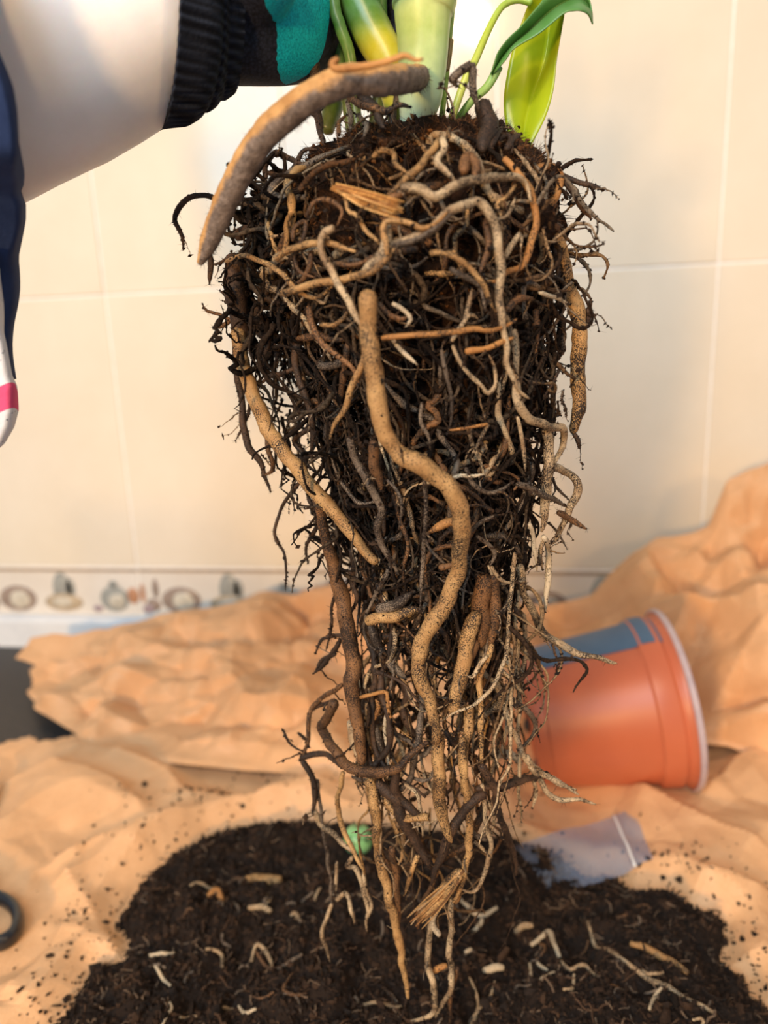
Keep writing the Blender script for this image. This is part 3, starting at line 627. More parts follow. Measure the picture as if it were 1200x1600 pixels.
# --- roots that can be followed one by one: crop, width, layer (1 = front of the ball), material, points
ROOTS = [
 ('C9', [40, 66, 74, 60, 30], 0.9, 't', [(835, 600), (800, 660), (740, 730), (680, 790), (640, 825)]),
 ('P', [24, 26, 27, 27, 27, 27, 27, 28, 28, 27, 26, 26, 26, 25, 26, 29, 30, 30, 29, 29, 28, 27, 24], 1.10, 't', [(573, 460), (578, 500), (581, 545), (588, 605), (597, 660), (606, 690), (626, 713), (655, 727), (685, 748), (707, 772), (718, 800), (720, 830), (717, 862), (714, 890), (706, 915), (695, 940), (675, 976), (658, 1008), (652, 1038), (661, 1074), (675, 1102), (680, 1132), (682, 1162)]),
 ('P', [17, 19, 21, 23, 24, 25, 25, 26, 26, 22], 0.35, 't', [(857, 337), (867, 367), (877, 397), (890, 447), (899, 487), (903, 530), (903, 580), (904, 620), (902, 655), (896, 680)]),
 ('P', [14, 16, 18, 20, 22, 24, 26, 25, 24, 24, 25, 26, 22], 0.78, 'b', [(493, 775), (506, 823), (514, 856), (521, 884), (530, 913), (540, 955), (546, 990), (551, 1035), (551, 1072), (555, 1110), (560, 1142), (562, 1170), (565, 1195)]),
 ('C4', 44, 1.06, 'p', [(210, 345), (300, 345), (370, 375), (440, 350), (520, 315), (620, 290), (710, 290), (790, 322), (820, 400)]),
 ('C3', 26, 1.0, 't', [(285, 690), (340, 665), (385, 655), (430, 680), (500, 720), (560, 760), (590, 800), (640, 840), (700, 855), (760, 825), (790, 790)]),
 ('C3', 32, 1.05, 't', [(520, 678), (570, 635), (640, 605), (700, 600), (760, 600), (820, 625), (890, 650)]),
 ('C3', 36, 1.08, 't', [(530, 830), (600, 815), (700, 790), (780, 775), (860, 755), (950, 735), (1010, 700), (1060, 640), (1090, 600)]),
 ('C4', 44, 1.06, 'p', [(40, 735), (110, 680), (150, 625), (190, 600), (260, 570), (350, 520), (400, 470), (470, 430), (560, 410), (620, 470), (645, 540), (650, 640), (660, 720), (655, 850), (680, 960), (690, 1080), (700, 1170), (740, 1260), (800, 1330)]),
 ('C4', 60, 1.04, 'p', [(30, 740), (90, 690), (130, 640), (135, 560), (150, 505)]),
 ('C4', 30, 1.10, 't', [(130, 660), (120, 540), (150, 495), (220, 505), (290, 530), (360, 505), (420, 450)]),
 ('C4', 26, 1.10, 'g', [(160, 610), (230, 590), (300, 565), (360, 520), (440, 455)]),
 ('C3', 36, 1.12, 'p', [(790, 530), (740, 555), (715, 600), (730, 660), (770, 720), (810, 800), (860, 870), (890, 950), (930, 1000), (965, 1055)]),
 ('C3', 20, 1.05, 't', [(830, 380), (850, 450), (890, 470), (930, 540), (980, 580), (1005, 610)]),
 ('C3', 26, 1.0, 't', [(970, 190), (1010, 160), (1060, 180), (1080, 230), (1125, 275)]),
 ('C3', 24, 0.95, 't', [(720, 980), (780, 985), (830, 950), (860, 900)]),
 ('C3', 30, 0.9, 'b', [(670, 900), (680, 980), (720, 1060), (790, 1120), (870, 1180), (900, 1260)]),
 ('C3', 28, 0.95, 'b', [(620, 360), (680, 270), (760, 230), (850, 215), (930, 180)]),
 ('C3', 24, 1.0, 'b', [(660, 470), (690, 410), (760, 400), (820, 440), (800, 520)]),
 ('C3', 22, 0.97, 'b', [(590, 590), (600, 530), (650, 500), (640, 580), (600, 640), (620, 720), (700, 760)]),
 ('C3', 22, 1.0, 'b', [(800, 690), (850, 700), (920, 690), (980, 650)]),
 ('C3', 24, 0.96, 'b', [(680, 640), (670, 720), (640, 780), (600, 790)]),
 ('C3', [60, 92, 95, 90, 80, 60], 0.5, 'd', [(300, 660), (325, 760), (340, 860), (352, 980), (360, 1100), (372, 1180)]),
 ('C5', 82, 0.8, 't', [(112, -90), (130, 30), (165, 160), (210, 300), (270, 440), (350, 560), (440, 680), (540, 800), (640, 920), (740, 1030), (820, 1130), (872, 1195)]),
 ('C5', 38, 0.6, 'd', [(90, -60), (112, 180), (132, 300), (130, 420), (165, 530), (220, 620), (260, 720), (290, 800)]),
 ('C5', 28, 0.65, 'b', [(270, 520), (285, 580), (302, 650), (290, 700), (240, 715)]),
 ('C5', 18, 0.5, 'd', [(180, 310), (170, 370), (140, 440), (100, 525)]),
 ('C5', 20, 0.6, 'd', [(490, 700), (450, 765), (400, 820), (350, 900), (312, 1020), (330, 1090), (370, 1160), (378, 1260), (370, 1350)]),
 ('C5', 24, 0.5, 'd', [(500, 840), (540, 930), (540, 1010), (490, 1100), (495, 1205)]),
 ('C5', 38, 1.05, 't', [(825, -80), (820, 0), (790, 120), (730, 260), (700, 350), (640, 440), (615, 520)]),
 ('C5', 42, 0.5, 'd', [(440, -20), (430, 120), (470, 250), (510, 360), (520, 480), (510, 580)]),
 ('C5', 26, 0.45, 'd', [(440, 120), (370, 150), (300, 160), (240, 210)]),
 ('C5', 26, 0.5, 'd', [(600, 300), (540, 360), (480, 380)]),
 ('C5', 26, 0.5, 'd', [(520, 450), (470, 480), (420, 525), (470, 590), (490, 660), (560, 720)]),
 ('C5', 58, 0.9, 'b', [(870, 520), (870, 620), (880, 720), (900, 810)]),
 ('C5', 44, 0.9, 'g', [(720, 500), (760, 620), (830, 740), (880, 850), (910, 920), (880, 1010), (900, 1100), (960, 1200), (1000, 1270)]),
 ('C9', 60, 0.95, 't', [(735, -20), (740, 150), (738, 280), (770, 400), (790, 460)]),
 ('C6', 26, 0.35, 'd', [(985, 455), (1005, 490), (1015, 530)]),
 ('C4', 28, 0.45, 'd', [(890, 540), (920, 650), (938, 740), (910, 820)]),
 ('C4', 26, 0.3, 'd', [(1068, 905), (1075, 940), (1068, 985)]),
 ('C4', 34, 0.95, 'o', [(690, 205), (740, 255), (800, 335), (825, 420), (835, 500), (815, 580), (800, 650), (760, 710), (690, 735), (660, 775), (600, 778)]),
 ('C4', 38, 0.5, 'o', [(800, 280), (850, 240), (900, 245), (942, 290), (930, 370), (880, 430), (840, 500), (820, 590)]),
 ('C4', 26, 0.45, 'd', [(930, 275), (1030, 310), (1100, 330), (1145, 355)]),
 ('C4', 36, 0.5, 'd', [(970, 310), (1030, 380), (1060, 440), (1092, 498)]),
 ('C4', 18, 0.5, 'd', [(940, 340), (970, 370), (980, 395)]),
 ('C4', 26, 0.3, 'd', [(790, 230), (810, 215), (828, 195)]),
 ('C4', 34, 0.55, 'd', [(860, 480), (900, 505), (955, 520)]),
 ('C4', 34, 1.08, 'p', [(395, 112), (400, 170), (370, 220), (400, 260), (450, 310)]),
 ('C4', 36, 1.06, 't', [(380, 120), (320, 200), (280, 250), (200, 320), (130, 370)]),
 ('C4', 28, 1.0, 'p', [(690, 665), (730, 600), (762, 562), (765, 630)]),
 ('C4', 20, 1.0, 't', [(735, 325), (690, 390), (650, 420), (670, 470), (650, 495)]),
 ('C4', 18, 1.0, 'p', [(640, 490), (690, 480), (720, 440), (740, 380)]),
 ('C4', 28, 1.02, 't', [(340, 650), (420, 650), (490, 690), (550, 750), (590, 800), (620, 860), (650, 920)]),
 ('C4', 30, 0.97, 'b', [(600, 480), (612, 580), (582, 690), (565, 760)]),
 ('C4', 30, 0.98, 'g', [(430, 720), (500, 750), (550, 780), (592, 840), (600, 920)]),
 ('C4', 28, 1.06, 'o', [(110, 1045), (250, 1035), (370, 1025), (450, 1020), (540, 1005), (620, 1010), (690, 980), (742, 950)]),
 ('C4', 28, 1.06, 'o', [(500, 1115), (600, 1095), (680, 1060), (730, 1045)]),
 ('C4', 32, 0.9, 'p', [(735, 1010), (742, 1110), (735, 1210), (745, 1300)]),
 ('C4', 24, 0.95, 'w', [(165, 880), (205, 905), (240, 950), (215, 990)]),
 ('C4', 26, 0.95, 'b', [(90, 880), (140, 930), (200, 950), (240, 940)]),
 ('C4', 20, 0.95, 'p', [(150, 1040), (200, 1100), (275, 1170)]),
 ('C4', 20, 0.9, 'w', [(850, 830), (910, 850), (990, 885)]),
 ('C4', 22, 0.92, 'p', [(500, 970), (515, 880), (530, 810)]),
 ('C4', 22, 0.92, 'p', [(440, 1060), (480, 990), (520, 940), (560, 960)]),
 ('C4', 34, 0.9, 'b', [(700, 910), (750, 860), (820, 850)]),
 ('C6', 24, 0.97, 'p', [(360, 0), (400, 90), (450, 150), (500, 200), (535, 250), (580, 200), (575, 110), (545, 50)]),
 ('C6', 46, 0.95, 'p', [(690, 190), (692, 290), (740, 360), (800, 405), (890, 415), (940, 440), (945, 500), (910, 570), (875, 645)]),
 ('C6', 42, 0.9, 'p', [(875, 640), (930, 638), (980, 670), (1012, 730), (1000, 790), (960, 850), (930, 930), (900, 1010), (858, 1040)]),
 ('C6', 58, 0.85, 'p', [(850, 440), (870, 500), (862, 600), (850, 700), (850, 800), (840, 900), (820, 970)]),
 ('C6', 32, 0.9, 'g', [(700, 720), (760, 750), (830, 775), (890, 800), (940, 840)]),
 ('C6', 34, 0.85, 'b', [(905, 870), (970, 910), (1050, 958)]),
 ('C6', 16, 0.8, 'g', [(880, 690), (900, 740), (960, 800)]),
 ('C6', 32, 0.9, 'w', [(825, 1000), (858, 1090), (858, 1200), (842, 1290), (838, 1380)]),
 ('C6', 24, 0.9, 'w', [(755, 930), (778, 1000), (788, 1100), (795, 1170)]),
 ('C6', 22, 0.9, 'p', [(830, 1020), (815, 1090), (830, 1170)]),
 ('C6', 12, 0.7, 'g', [(860, 925), (910, 980), (955, 1058)]),
 ('C6', 16, 0.5, 'g', [(930, 240), (925, 290), (945, 330), (950, 375)]),
 ('C6', 16, 0.6, 'd', [(920, 110), (880, 190), (830, 270)]),
 ('C6', 48, 0.98, 'o', [(400, 915), (330, 930), (230, 975)]),
 ('C6', 36, 0.98, 'b', [(290, 1155), (340, 1145), (390, 1120)]),
 ('C6', 18, 0.98, 'o', [(540, 410), (440, 425), (340, 442)]),
 ('C6', 22, 0.95, 'p', [(695, 370), (718, 470), (735, 580), (735, 660)]),
 ('C6', 22, 0.97, 'w', [(345, 695), (400, 680), (460, 684), (530, 665)]),
 ('C6', 24, 1.0, 'w', [(60, 0), (110, 50), (170, 100)]),
 ('C6', 24, 0.95, 'g', [(215, 680), (215, 850), (210, 1000), (205, 1150), (195, 1267), (190, 1380)]),
 ('C6', 18, 0.9, 'g', [(20, 700), (70, 760), (92, 850), (80, 950)]),
 ('C6', 20, 0.95, 'g', [(200, 300), (195, 400), (230, 470), (240, 540)]),
 ('C6', 22, 0.95, 'g', [(300, 30), (320, 150), (350, 260), (350, 340), (340, 430)]),
 ('C6', 22, 0.95, 'p', [(430, 420), (460, 520), (500, 600), (515, 680)]),
 ('C6', 20, 0.95, 'p', [(540, 410), (500, 490), (455, 580)]),
 ('C6', 26, 0.95, 'g', [(420, 640), (470, 720), (540, 765), (610, 750), (670, 710)]),
 ('C6', 22, 0.95, 'g', [(480, 990), (550, 1040), (580, 1090), (550, 1150)]),
 ('C6', 22, 0.95, 'g', [(440, 990), (500, 920), (580, 880)]),
 ('C6', 20, 0.95, 'p', [(560, 1150), (610, 1220), (650, 1240), (730, 1225)]),
 ('C7', 74, 0.9, 't', [(535, 445), (640, 420), (750, 395), (858, 373)]),
 ('C7', 70, 0.85, 'g', [(600, 370), (680, 330), (760, 300), (830, 260)]),
 ('C7', 60, 0.6, 'g', [(560, 480), (600, 580), (650, 670), (720, 750), (780, 800)]),
 ('C7', 26, 0.75, 'o', [(490, 920), (560, 910), (650, 890), (665, 950), (680, 1030), (720, 1075)]),
 ('C7', 66, 0.9, 'b', [(330, 960), (290, 1040), (255, 1110), (290, 1180), (340, 1260), (400, 1340), (480, 1380), (580, 1395), (670, 1380), (750, 1330), (830, 1260), (930, 1200)]),
 ('C7', 36, 0.8, 'd', [(115, 1300), (180, 1280), (270, 1275), (320, 1310), (370, 1360)]),
 ('C7', 30, 0.75, 'b', [(380, 840), (280, 910), (200, 980), (165, 1060), (160, 1180), (140, 1270), (115, 1310)]),
 ('C7', 30, 0.7, 'd', [(330, 940), (250, 970), (190, 1000)]),
 ('C7', 16, 0.7, 'd', [(10, 1120), (40, 1190), (100, 1240), (150, 1255)]),
 ('C7', 14, 0.7, 'd', [(100, 1140), (130, 1165), (160, 1190)]),
 ('C7', 30, 0.7, 'd', [(370, 560), (320, 640), (260, 720), (200, 770)]),
 ('C7', 26, 0.7, 'd', [(330, 650), (260, 680), (220, 740)]),
 ('C7', 24, 0.7, 'd', [(380, 530), (300, 540), (250, 555), (215, 640)]),
 ('C7', 20, 0.75, 'd', [(340, 240), (315, 370), (315, 470), (280, 630)]),
 ('C7', 34, 0.5, 'd', [(430, 0), (450, 110), (440, 210), (470, 290), (440, 380)]),
 ('C7', 34, 0.6, 'b', [(940, 590), (945, 700), (935, 800), (940, 850)]),
 ('C7', 40, 0.7, 'd', [(980, 480), (1030, 540), (1050, 650)]),
 ('C7', 16, 0.6, 'g', [(960, 580), (1010, 650), (1080, 790)]),
 ('C7', 90, 0.8, 'b', [(1200, 560), (1140, 700), (1100, 850), (1070, 960)]),
 ('C7', 50, 0.4, 'd', [(740, 800), (780, 900), (760, 1020), (800, 1120), (870, 1190)]),
 ('C7', 80, 0.6, 'p', [(440, 1060), (470, 1180), (500, 1290), (510, 1360)]),
 ('C7', 70, 0.5, 'g', [(580, 1100), (600, 1200), (620, 1300), (640, 1370)]),
 ('C7', 26, 0.6, 'w', [(660, 1020), (640, 1130), (660, 1230), (662, 1370)]),
 ('C7', 30, 0.55, 'o', [(600, 930), (600, 990), (570, 1060), (545, 1110)]),
 ('C9', 28, 0.85, 'd', [(95, 80), (135, 150), (150, 260), (150, 330)]),
 ('C9', 26, 0.85, 'p', [(150, 320), (200, 395), (290, 470), (350, 530)]),
 ('C9', 24, 0.85, 't', [(290, 140), (270, 230), (270, 330), (300, 430), (340, 510), (380, 580), (385, 625)]),
 ('C9', 22, 0.8, 'p', [(330, 540), (310, 580), (350, 590), (380, 680), (402, 780), (395, 880)]),
 ('C9', 18, 0.8, 'p', [(385, 600), (400, 700), (420, 770), (400, 830)]),
 ('C9', 18, 0.75, 'g', [(165, 180), (180, 280), (200, 450), (218, 560), (235, 700), (240, 760)]),
 ('C9', 16, 0.75, 'p', [(260, 560), (258, 640), (248, 710)]),
 ('C9', 20, 0.7, 'p', [(240, 760), (210, 830), (192, 900), (215, 960), (230, 1030)]),
 ('C9', 22, 0.7, 'p', [(255, 745), (295, 710), (325, 770), (340, 850)]),
 ('C9', 44, 0.9, 't', [(400, 170), (430, 260), (450, 380), (452, 480), (480, 600), (510, 740), (530, 860), (560, 990), (582, 1130), (590, 1200)]),
 ('C9', 34, 0.8, 'b', [(510, 480), (530, 580), (540, 700), (560, 850)]),
 ('C9', 24, 0.8, 't', [(640, 530), (600, 630), (572, 720)]),
 ('C9', 52, 0.8, 'd', [(450, 190), (540, 270), (560, 350), (610, 430), (660, 520), (705, 595)]),
 ('C9', 46, 0.8, 'd', [(530, 130), (540, 250), (600, 310), (650, 345)]),
 ('C9', 20, 0.75, 'p', [(580, 190), (640, 250), (660, 350), (660, 450)]),
 ('C9', 34, 0.9, 'd', [(935, 110), (990, 200), (1010, 300), (1050, 420), (1090, 520), (1105, 622)]),
 ('C9', 30, 0.85, 'd', [(910, 215), (1000, 212), (1080, 200), (1170, 165), (1230, 160)]),
 ('C9', 36, 0.9, 't', [(850, -20), (855, 150), (870, 280), (880, 400), (870, 530), (850, 650), (800, 745)]),
 ('C9', 46, 0.9, 'd', [(960, 240), (900, 265), (850, 320), (790, 440), (730, 570), (700, 660)]),
 ('C9', 22, 0.85, 'p', [(935, 200), (950, 300), (965, 400), (978, 490), (960, 580), (930, 670), (890, 700), (835, 680)]),
 ('C9', 18, 0.8, 'p', [(970, 280), (1000, 350), (985, 430)]),
 ('C9', 24, 0.8, 'g', [(870, 400), (920, 440), (970, 470)]),
 ('C9', 18, 0.75, 'p', [(890, 460), (970, 520)]),
 ('C9', 30, 0.85, 'p', [(705, 850), (690, 960), (690, 1060), (710, 1150), (716, 1250), (680, 1290), (600, 1310)]),
 ('C9', 28, 0.85, 'p', [(795, 740), (792, 900), (785, 1020), (795, 1130), (760, 1220), (720, 1290)]),
 ('C9', 22, 0.8, 'b', [(825, 1060), (800, 1160), (788, 1320)]),
 ('C9', 28, 0.95, 'w', [(740, 900), (705, 850), (730, 770), (765, 735)]),
 ('C9', 26, 0.8, 'o', [(840, 690), (830, 740), (800, 760)]),
 ('C9', 26, 0.7, 'o', [(770, 1045), (730, 1060), (700, 1085)]),
 ('C8', 46, 0.75, 'p', [(570, 90), (585, 180), (605, 270), (650, 370), (700, 460), (780, 530), (870, 580), (980, 612), (1080, 640), (1150, 660)]),
 ('C8', 22, 0.8, 'b', [(510, 450), (570, 500), (640, 590), (690, 680), (712, 760), (722, 820)]),
 ('C8', 14, 0.7, 'b', [(765, 525), (778, 600), (805, 660)]),
 ('C8', 26, 0.95, 'p', [(540, 20), (525, 200), (510, 400), (490, 580), (460, 690), (420, 790), (350, 870), (290, 920), (200, 950), (100, 1010)]),
 ('C8', 24, 0.95, 'p', [(380, 620), (340, 670), (290, 740), (240, 715)]),
 ('C8', 88, 0.88, 't', [(320, 380), (270, 530), (225, 700), (190, 830), (170, 950)]),
 ('C8', 110, 0.75, 'b', [(365, 150), (350, 290), (340, 420), (335, 560)]),
 ('C8', 70, 0.8, 'b', [(430, 140), (430, 300), (420, 450), (390, 580)]),
 ('C8', 36, 0.85, 't', [(400, 550), (370, 650), (335, 760), (342, 900), (345, 1050), (345, 1200), (340, 1300)]),
 ('C8', 60, 0.8, 't', [(285, 920), (260, 1050), (240, 1180), (230, 1300), (240, 1425)]),
 ('C8', 22, 0.9, 'p', [(470, 700), (530, 760), (605, 865)]),
 ('C8', 30, 0.85, 'g', [(500, 850), (560, 890), (610, 930), (655, 1000), (660, 1060), (610, 1120), (560, 1170)]),
 ('C8', 32, 0.85, 'p', [(480, 900), (510, 1000), (545, 1090), (580, 1160), (640, 1260), (720, 1310), (800, 1370), (905, 1405)]),
 ('Q', 28, 0.85, 'p', [(125, 800), (165, 870), (215, 890), (280, 930), (352, 970)]),
 ('Q', 26, 0.85, 'p', [(140, 850), (185, 920), (235, 985), (285, 1005), (350, 995), (432, 1020)]),
 ('C8', 26, 0.7, 'p', [(490, 560), (545, 630), (560, 760), (572, 900), (560, 1050), (570, 1200), (565, 1400), (572, 1500), (582, 1590)]),
 ('Q', 20, 0.7, 'p', [(155, 900), (165, 960), (150, 1030)]),
 ('C8', 58, -0.5, 'w', [(360, 1230), (400, 1195), (460, 1180), (530, 1195), (575, 1240)]),
 ('C8', 40, -0.2, 'w', [(400, 840), (430, 930), (490, 990)]),
 ('C8', 26, 0.6, 'p', [(600, 380), (612, 600), (590, 730), (602, 880)]),
 ('C8', 30, 0.7, 'p', [(540, 540), (560, 660), (545, 740)]),
 ('C8', 44, 0.75, 'd', [(345, 1250), (400, 1350), (480, 1390), (580, 1345), (690, 1330)]),
 ('C8', 30, 0.75, 'd', [(550, 340), (580, 400), (620, 420)]),
 ('C8', 34, 0.7, 'd', [(130, 1050), (170, 1120), (230, 1180), (290, 1240)]),
 ('C8', 30, 0.7, 'd', [(190, 300), (210, 400), (215, 490), (250, 530)]),
 ('C8', 14, 0.7, 'p', [(110, 235), (150, 255), (210, 258)]),
 ('C8', 22, 0.6, 'g', [(130, 380), (140, 440), (165, 500)]),
 ('C8', 14, 0.8, 'w', [(385, 90), (420, 160), (470, 200), (550, 175)]),
 ('C2', 26, 0.9, 'b', [(270, 330), (330, 370), (400, 390), (450, 360), (490, 368)]),
 ('C2', 18, 0.9, 'g', [(270, 350), (280, 400), (285, 460)]),
 ('C2', 18, 0.9, 'g', [(310, 400), (340, 440), (330, 480)]),
 ('C2', 16, 0.85, 'b', [(240, 470), (250, 420), (275, 400)]),
 ('C2', 36, 0.85, 'd', [(320, 330), (370, 390), (400, 450)]),
 ('C2', 28, 0.95, 'g', [(635, 285), (648, 265), (702, 238), (712, 300), (735, 385)]),
 ('C2', 18, 0.95, 'g', [(632, 262), (640, 282), (652, 300)]),
 ('C2', 62, 0.8, 'd', [(748, 345), (752, 390), (760, 440), (752, 520)]),
 ('C2', 24, 0.8, 'd', [(760, 510), (790, 465), (815, 438)]),
 ('C2', 22, 0.75, 'd', [(820, 515), (845, 485), (882, 462)]),
 ('C2', 20, 0.7, 'd', [(780, 500), (825, 470), (840, 530)]),
 ('C2', 36, 0.5, 'd', [(128, 120), (150, 200), (155, 300), (170, 400), (185, 500)]),
 ('C2', 40, 1.0, 'b', [(670, 590), (690, 540), (720, 570), (710, 620)]),
 ('C2', 18, 1.05, 't', [(625, 480), (627, 440)]),
 ('C3', 26, 0.2, 'd', [(240, 400), (190, 378), (110, 385), (60, 430), (38, 490), (60, 540), (75, 575), (78, 620)]),
 ('C3', 26, 0.3, 'd', [(470, 300), (470, 240), (510, 180), (560, 190), (640, 240), (690, 270)]),
 ('C3', 24, 0.3, 'd', [(475, 270), (540, 280), (600, 240), (640, 170), (710, 160)]),
 ('C3', 28, 0.5, 'd', [(185, 610), (205, 680), (205, 790)]),
 ('C3', 14, 0.5, 'd', [(300, 650), (260, 685), (215, 700)]),
 ('C3', 16, 0.4, 'b', [(310, 965), (270, 940), (190, 920), (170, 885)]),
 ('C3', 22, 0.4, 'b', [(300, 960), (270, 985), (225, 995)]),
 ('C3', 20, 0.4, 'd', [(310, 900), (280, 850), (250, 825)]),
 ('C3', 60, 0.3, 'd', [(330, 560), (420, 520), (520, 470), (600, 430)]),
 ('C3', 50, 0.3, 'd', [(370, 700), (400, 600), (430, 480), (420, 380)]),
 ('C3', 40, 0.2, 'd', [(400, 980), (440, 900), (480, 800), (470, 700)]),
 ('C3', 36, 0.2, 'd', [(400, 800), (470, 850), (540, 900), (600, 980)]),
 ('C3', 30, 0.2, 'd', [(390, 950), (440, 1020), (500, 1080), (520, 1180)]),
 ('C3', 34, 0.25, 'd', [(430, 620), (500, 560), (560, 520)]),
 ('C3', 30, 0.25, 'd', [(480, 1000), (470, 1100), (440, 1200)]),
]
def root_path(cr, wid, k, pts):
    ox, oy, s = CROP[cr]; P = [on_ball(ox+a/s, oy+b/s, k) for a, b in pts]
    wl = list(wid) if isinstance(wid, list) else None; wpx = (max(wl) if wl else wid)/s; L = sum(math.dist(a, b) for a, b in zip(P[:-1], P[1:]))
    p = catmull(P, max(8, int(L/0.0016))); r = wpx/2*depth(p[len(p)//2])/F_PX
    if wl: return p, np.interp(np.linspace(0, 1, len(p)), (lambda c_: c_/c_[-1])(np.concatenate([[0], np.cumsum(np.linalg.norm(np.diff(np.array(P), axis=0), axis=1)**0.5)])), wl)/max(wl)*r
    return p, np.full(len(p), r)
hair = MB(); bits = MB(); all_paths = []
HC = np.array([lin(c) for c in [(52, 38, 28), (80, 62, 48), (38, 28, 22)]])
def dress(p, rr, dens, mat):
    """soil grains and root hairs sticking to a root"""
    n_ = int(dens*len(p)); 
    if n_ < 1: return
    i = rng.integers(0, len(p), n_); d_ = rng.normal(size=(n_, 3)); d_ /= np.linalg.norm(d_, axis=1)[:, None]
    b_ = p[i]+d_*rr[i][:, None]*0.92
    m_ = n_//2; crumbs(bits, b_[:m_], rng.uniform(0.00022, 0.0006, m_), SOILC[rng.integers(0, 6, m_)], (OCT, OCTF), 0.6)
    hairs(hair, b_[m_:], d_[m_:]*rng.uniform(0.0008, 0.0026, (n_-m_, 1))+np.array([0, 0, -0.0004]), 0.00009, HC[rng.integers(0, 3, n_-m_)])
nroot = 0
for idx, (cr, wid, k, mat, pts) in enumerate(ROOTS):
    p, r = root_path(cr, wid, k, pts); n_ = len(p); s = np.linspace(0, 1, n_)
    p = p+np.stack([vnoise(p, 140, 100+idx), vnoise(p, 140, 300+idx), vnoise(p, 140, 500+idx)], -1)*min(0.0011, float(r.max())*0.7)
    rv = r; r = float(rv.max()); end = 0.35 if r < 0.0025 else 0.62
    rr = rv*(1-(1-end)*np.clip((s-0.6)/0.4, 0, 1)**1.5)*(1+0.10*vnoise(p, 170, 20+idx)+0.06*vnoise(p, 420, 60+idx))
    rr[-1] *= 0.6; rr[0] *= 0.8
    mb = MB(); mb.add(*tube(p, rr, 12 if r > 0.002 else 8, lump=0.16, seed=idx)); mb.build('root', M[mat], plant); nroot += 1
    dress(p, rr, {'d': 4.5, 'b': 3.0, 'g': 3.0}.get(mat, 1.6)*(1+r/0.003), mat); all_paths.append((p, rr))

# --- the thick aerial root leaving the stem towards the left, fuzzy underneath
AP = [PY(x, y, yy) for x, y, yy in [(655, 120, -0.468), (648, 122, -0.492), (600, 126, -0.515), (555, 124, -0.522), (515, 135, -0.525), (470, 163, -0.525), (425, 200, -0.522), (388, 247, -0.518), (360, 300, -0.515), (340, 345, -0.512), (322, 390, -0.510), (312, 412, -0.510)]]
ap = catmull(AP, 130); s = np.linspace(0, 1, 130)
ar = np.interp(s, [0, 0.1, 0.3, 0.6, 0.8, 0.92, 1], [17, 20, 21, 22, 20, 14, 5])*0.225/F_PX*(1+0.07*vnoise(ap, 120, 2))
n = NT('aerial_root'); geo = n.node('ShaderNodeNewGeometry'); sx = n.node('ShaderNodeSeparateXYZ'); 
att = n.node('ShaderNodeVertexColor', layer_name='Col')
sm = n.math('ADD', att.outputs[0], n.math('MULTIPLY', n.math('SUBTRACT', n.noise(130, 4), 0.5), 0.9))
tanc = n.ramp(n.noise(160, 4), [(0.3, lin((168, 120, 64))), (0.7, lin((206, 158, 98)))]); gr = n.ramp(n.noise(420, 4, 0.7), [(0.3, lin((74, 60, 50))), (0.7, lin((138, 120, 106)))])
n.base(n.mix(n.ramp(sm, [(0.38, (0, 0, 0)), (0.62, (1, 1, 1))]), tanc, gr)); n.set(Roughness=0.7); n.bump(n.noise(700, 4, 0.7), 0.7, 0.0008)
v, q, t_ = tube(ap, ar, 22, lump=0.12, seed=77)
def under(v, p):     # bark side (grey, hairy) of the root: its lower right
    i = np.argmin(((v[:, None]-p[None])**2).sum(2), 1); d_ = v-p[i]; d_ /= np.linalg.norm(d_, axis=1)[:, None]+1e-12
    return d_@(np.array([0.55, -0.25, -0.8])/1.0)
g = np.clip(under(v, ap)*0.62+0.26+np.interp(np.argmin(((v[:, None]-ap[None])**2).sum(2), 1)/130, [0, 0.2, 0.3, 0.5, 0.75, 1], [0.45, 0.25, 0.0, 0.0, 0.3, 0.25]), 0, 1)
mb = MB(); mb.add(v, q, t_, np.stack([g]*3, -1)); aer = mb.build('aerial_root', n.m, plant, colors=True, label='thick curved tan and grey aerial root with fuzzy hairs')
mb = MB(); n_ = 2600; i = rng.integers(0, 128, n_); d_ = rng.normal(size=(n_, 3)); d_ -= (d_*(np.gradient(ap, axis=0)[i]/0.0016)).sum(1)[:, None]*0; d_ /= np.linalg.norm(d_, axis=1)[:, None]
ok = (d_@np.array([0.55, -0.25, -0.8]) > rng.uniform(-0.5, 0.9, n_)) | (rng.uniform(0, 1, n_) < 0.12); i, d_ = i[ok], d_[ok]
hairs(mb, ap[i]+d_*ar[i][:, None]*0.95, d_*rng.uniform(0.0006, 0.0022, (len(i), 1))+rng.normal(0, 0.0004, (len(i), 3)), 0.00008, HC[rng.integers(0, 3, len(i))]*1.6)
v_ = np.concatenate(mb.v); o = link('root_hair', mesh_np('root_hair', rel(v_, plant), None, np.concatenate(mb.t), True, np.concatenate(mb.c)), M['fibre'], aer, kind='stuff')
p = catmull([PY(x, y, -0.535) for x, y in [(528, 92), (520, 99), (527, 108), (568, 104), (609, 95), (632, 87), (650, 94), (661, 92)]], 60)
mb = MB(); mb.add(*tube(p, np.interp(np.linspace(0, 1, 60), [0, 0.1, 0.7, 1], [4, 5.5, 4.5, 2])*0.21/F_PX, 10, lump=0.1)); mb.build('root', M['o'], plant, label='slim orange root lying along the top of the aerial root')

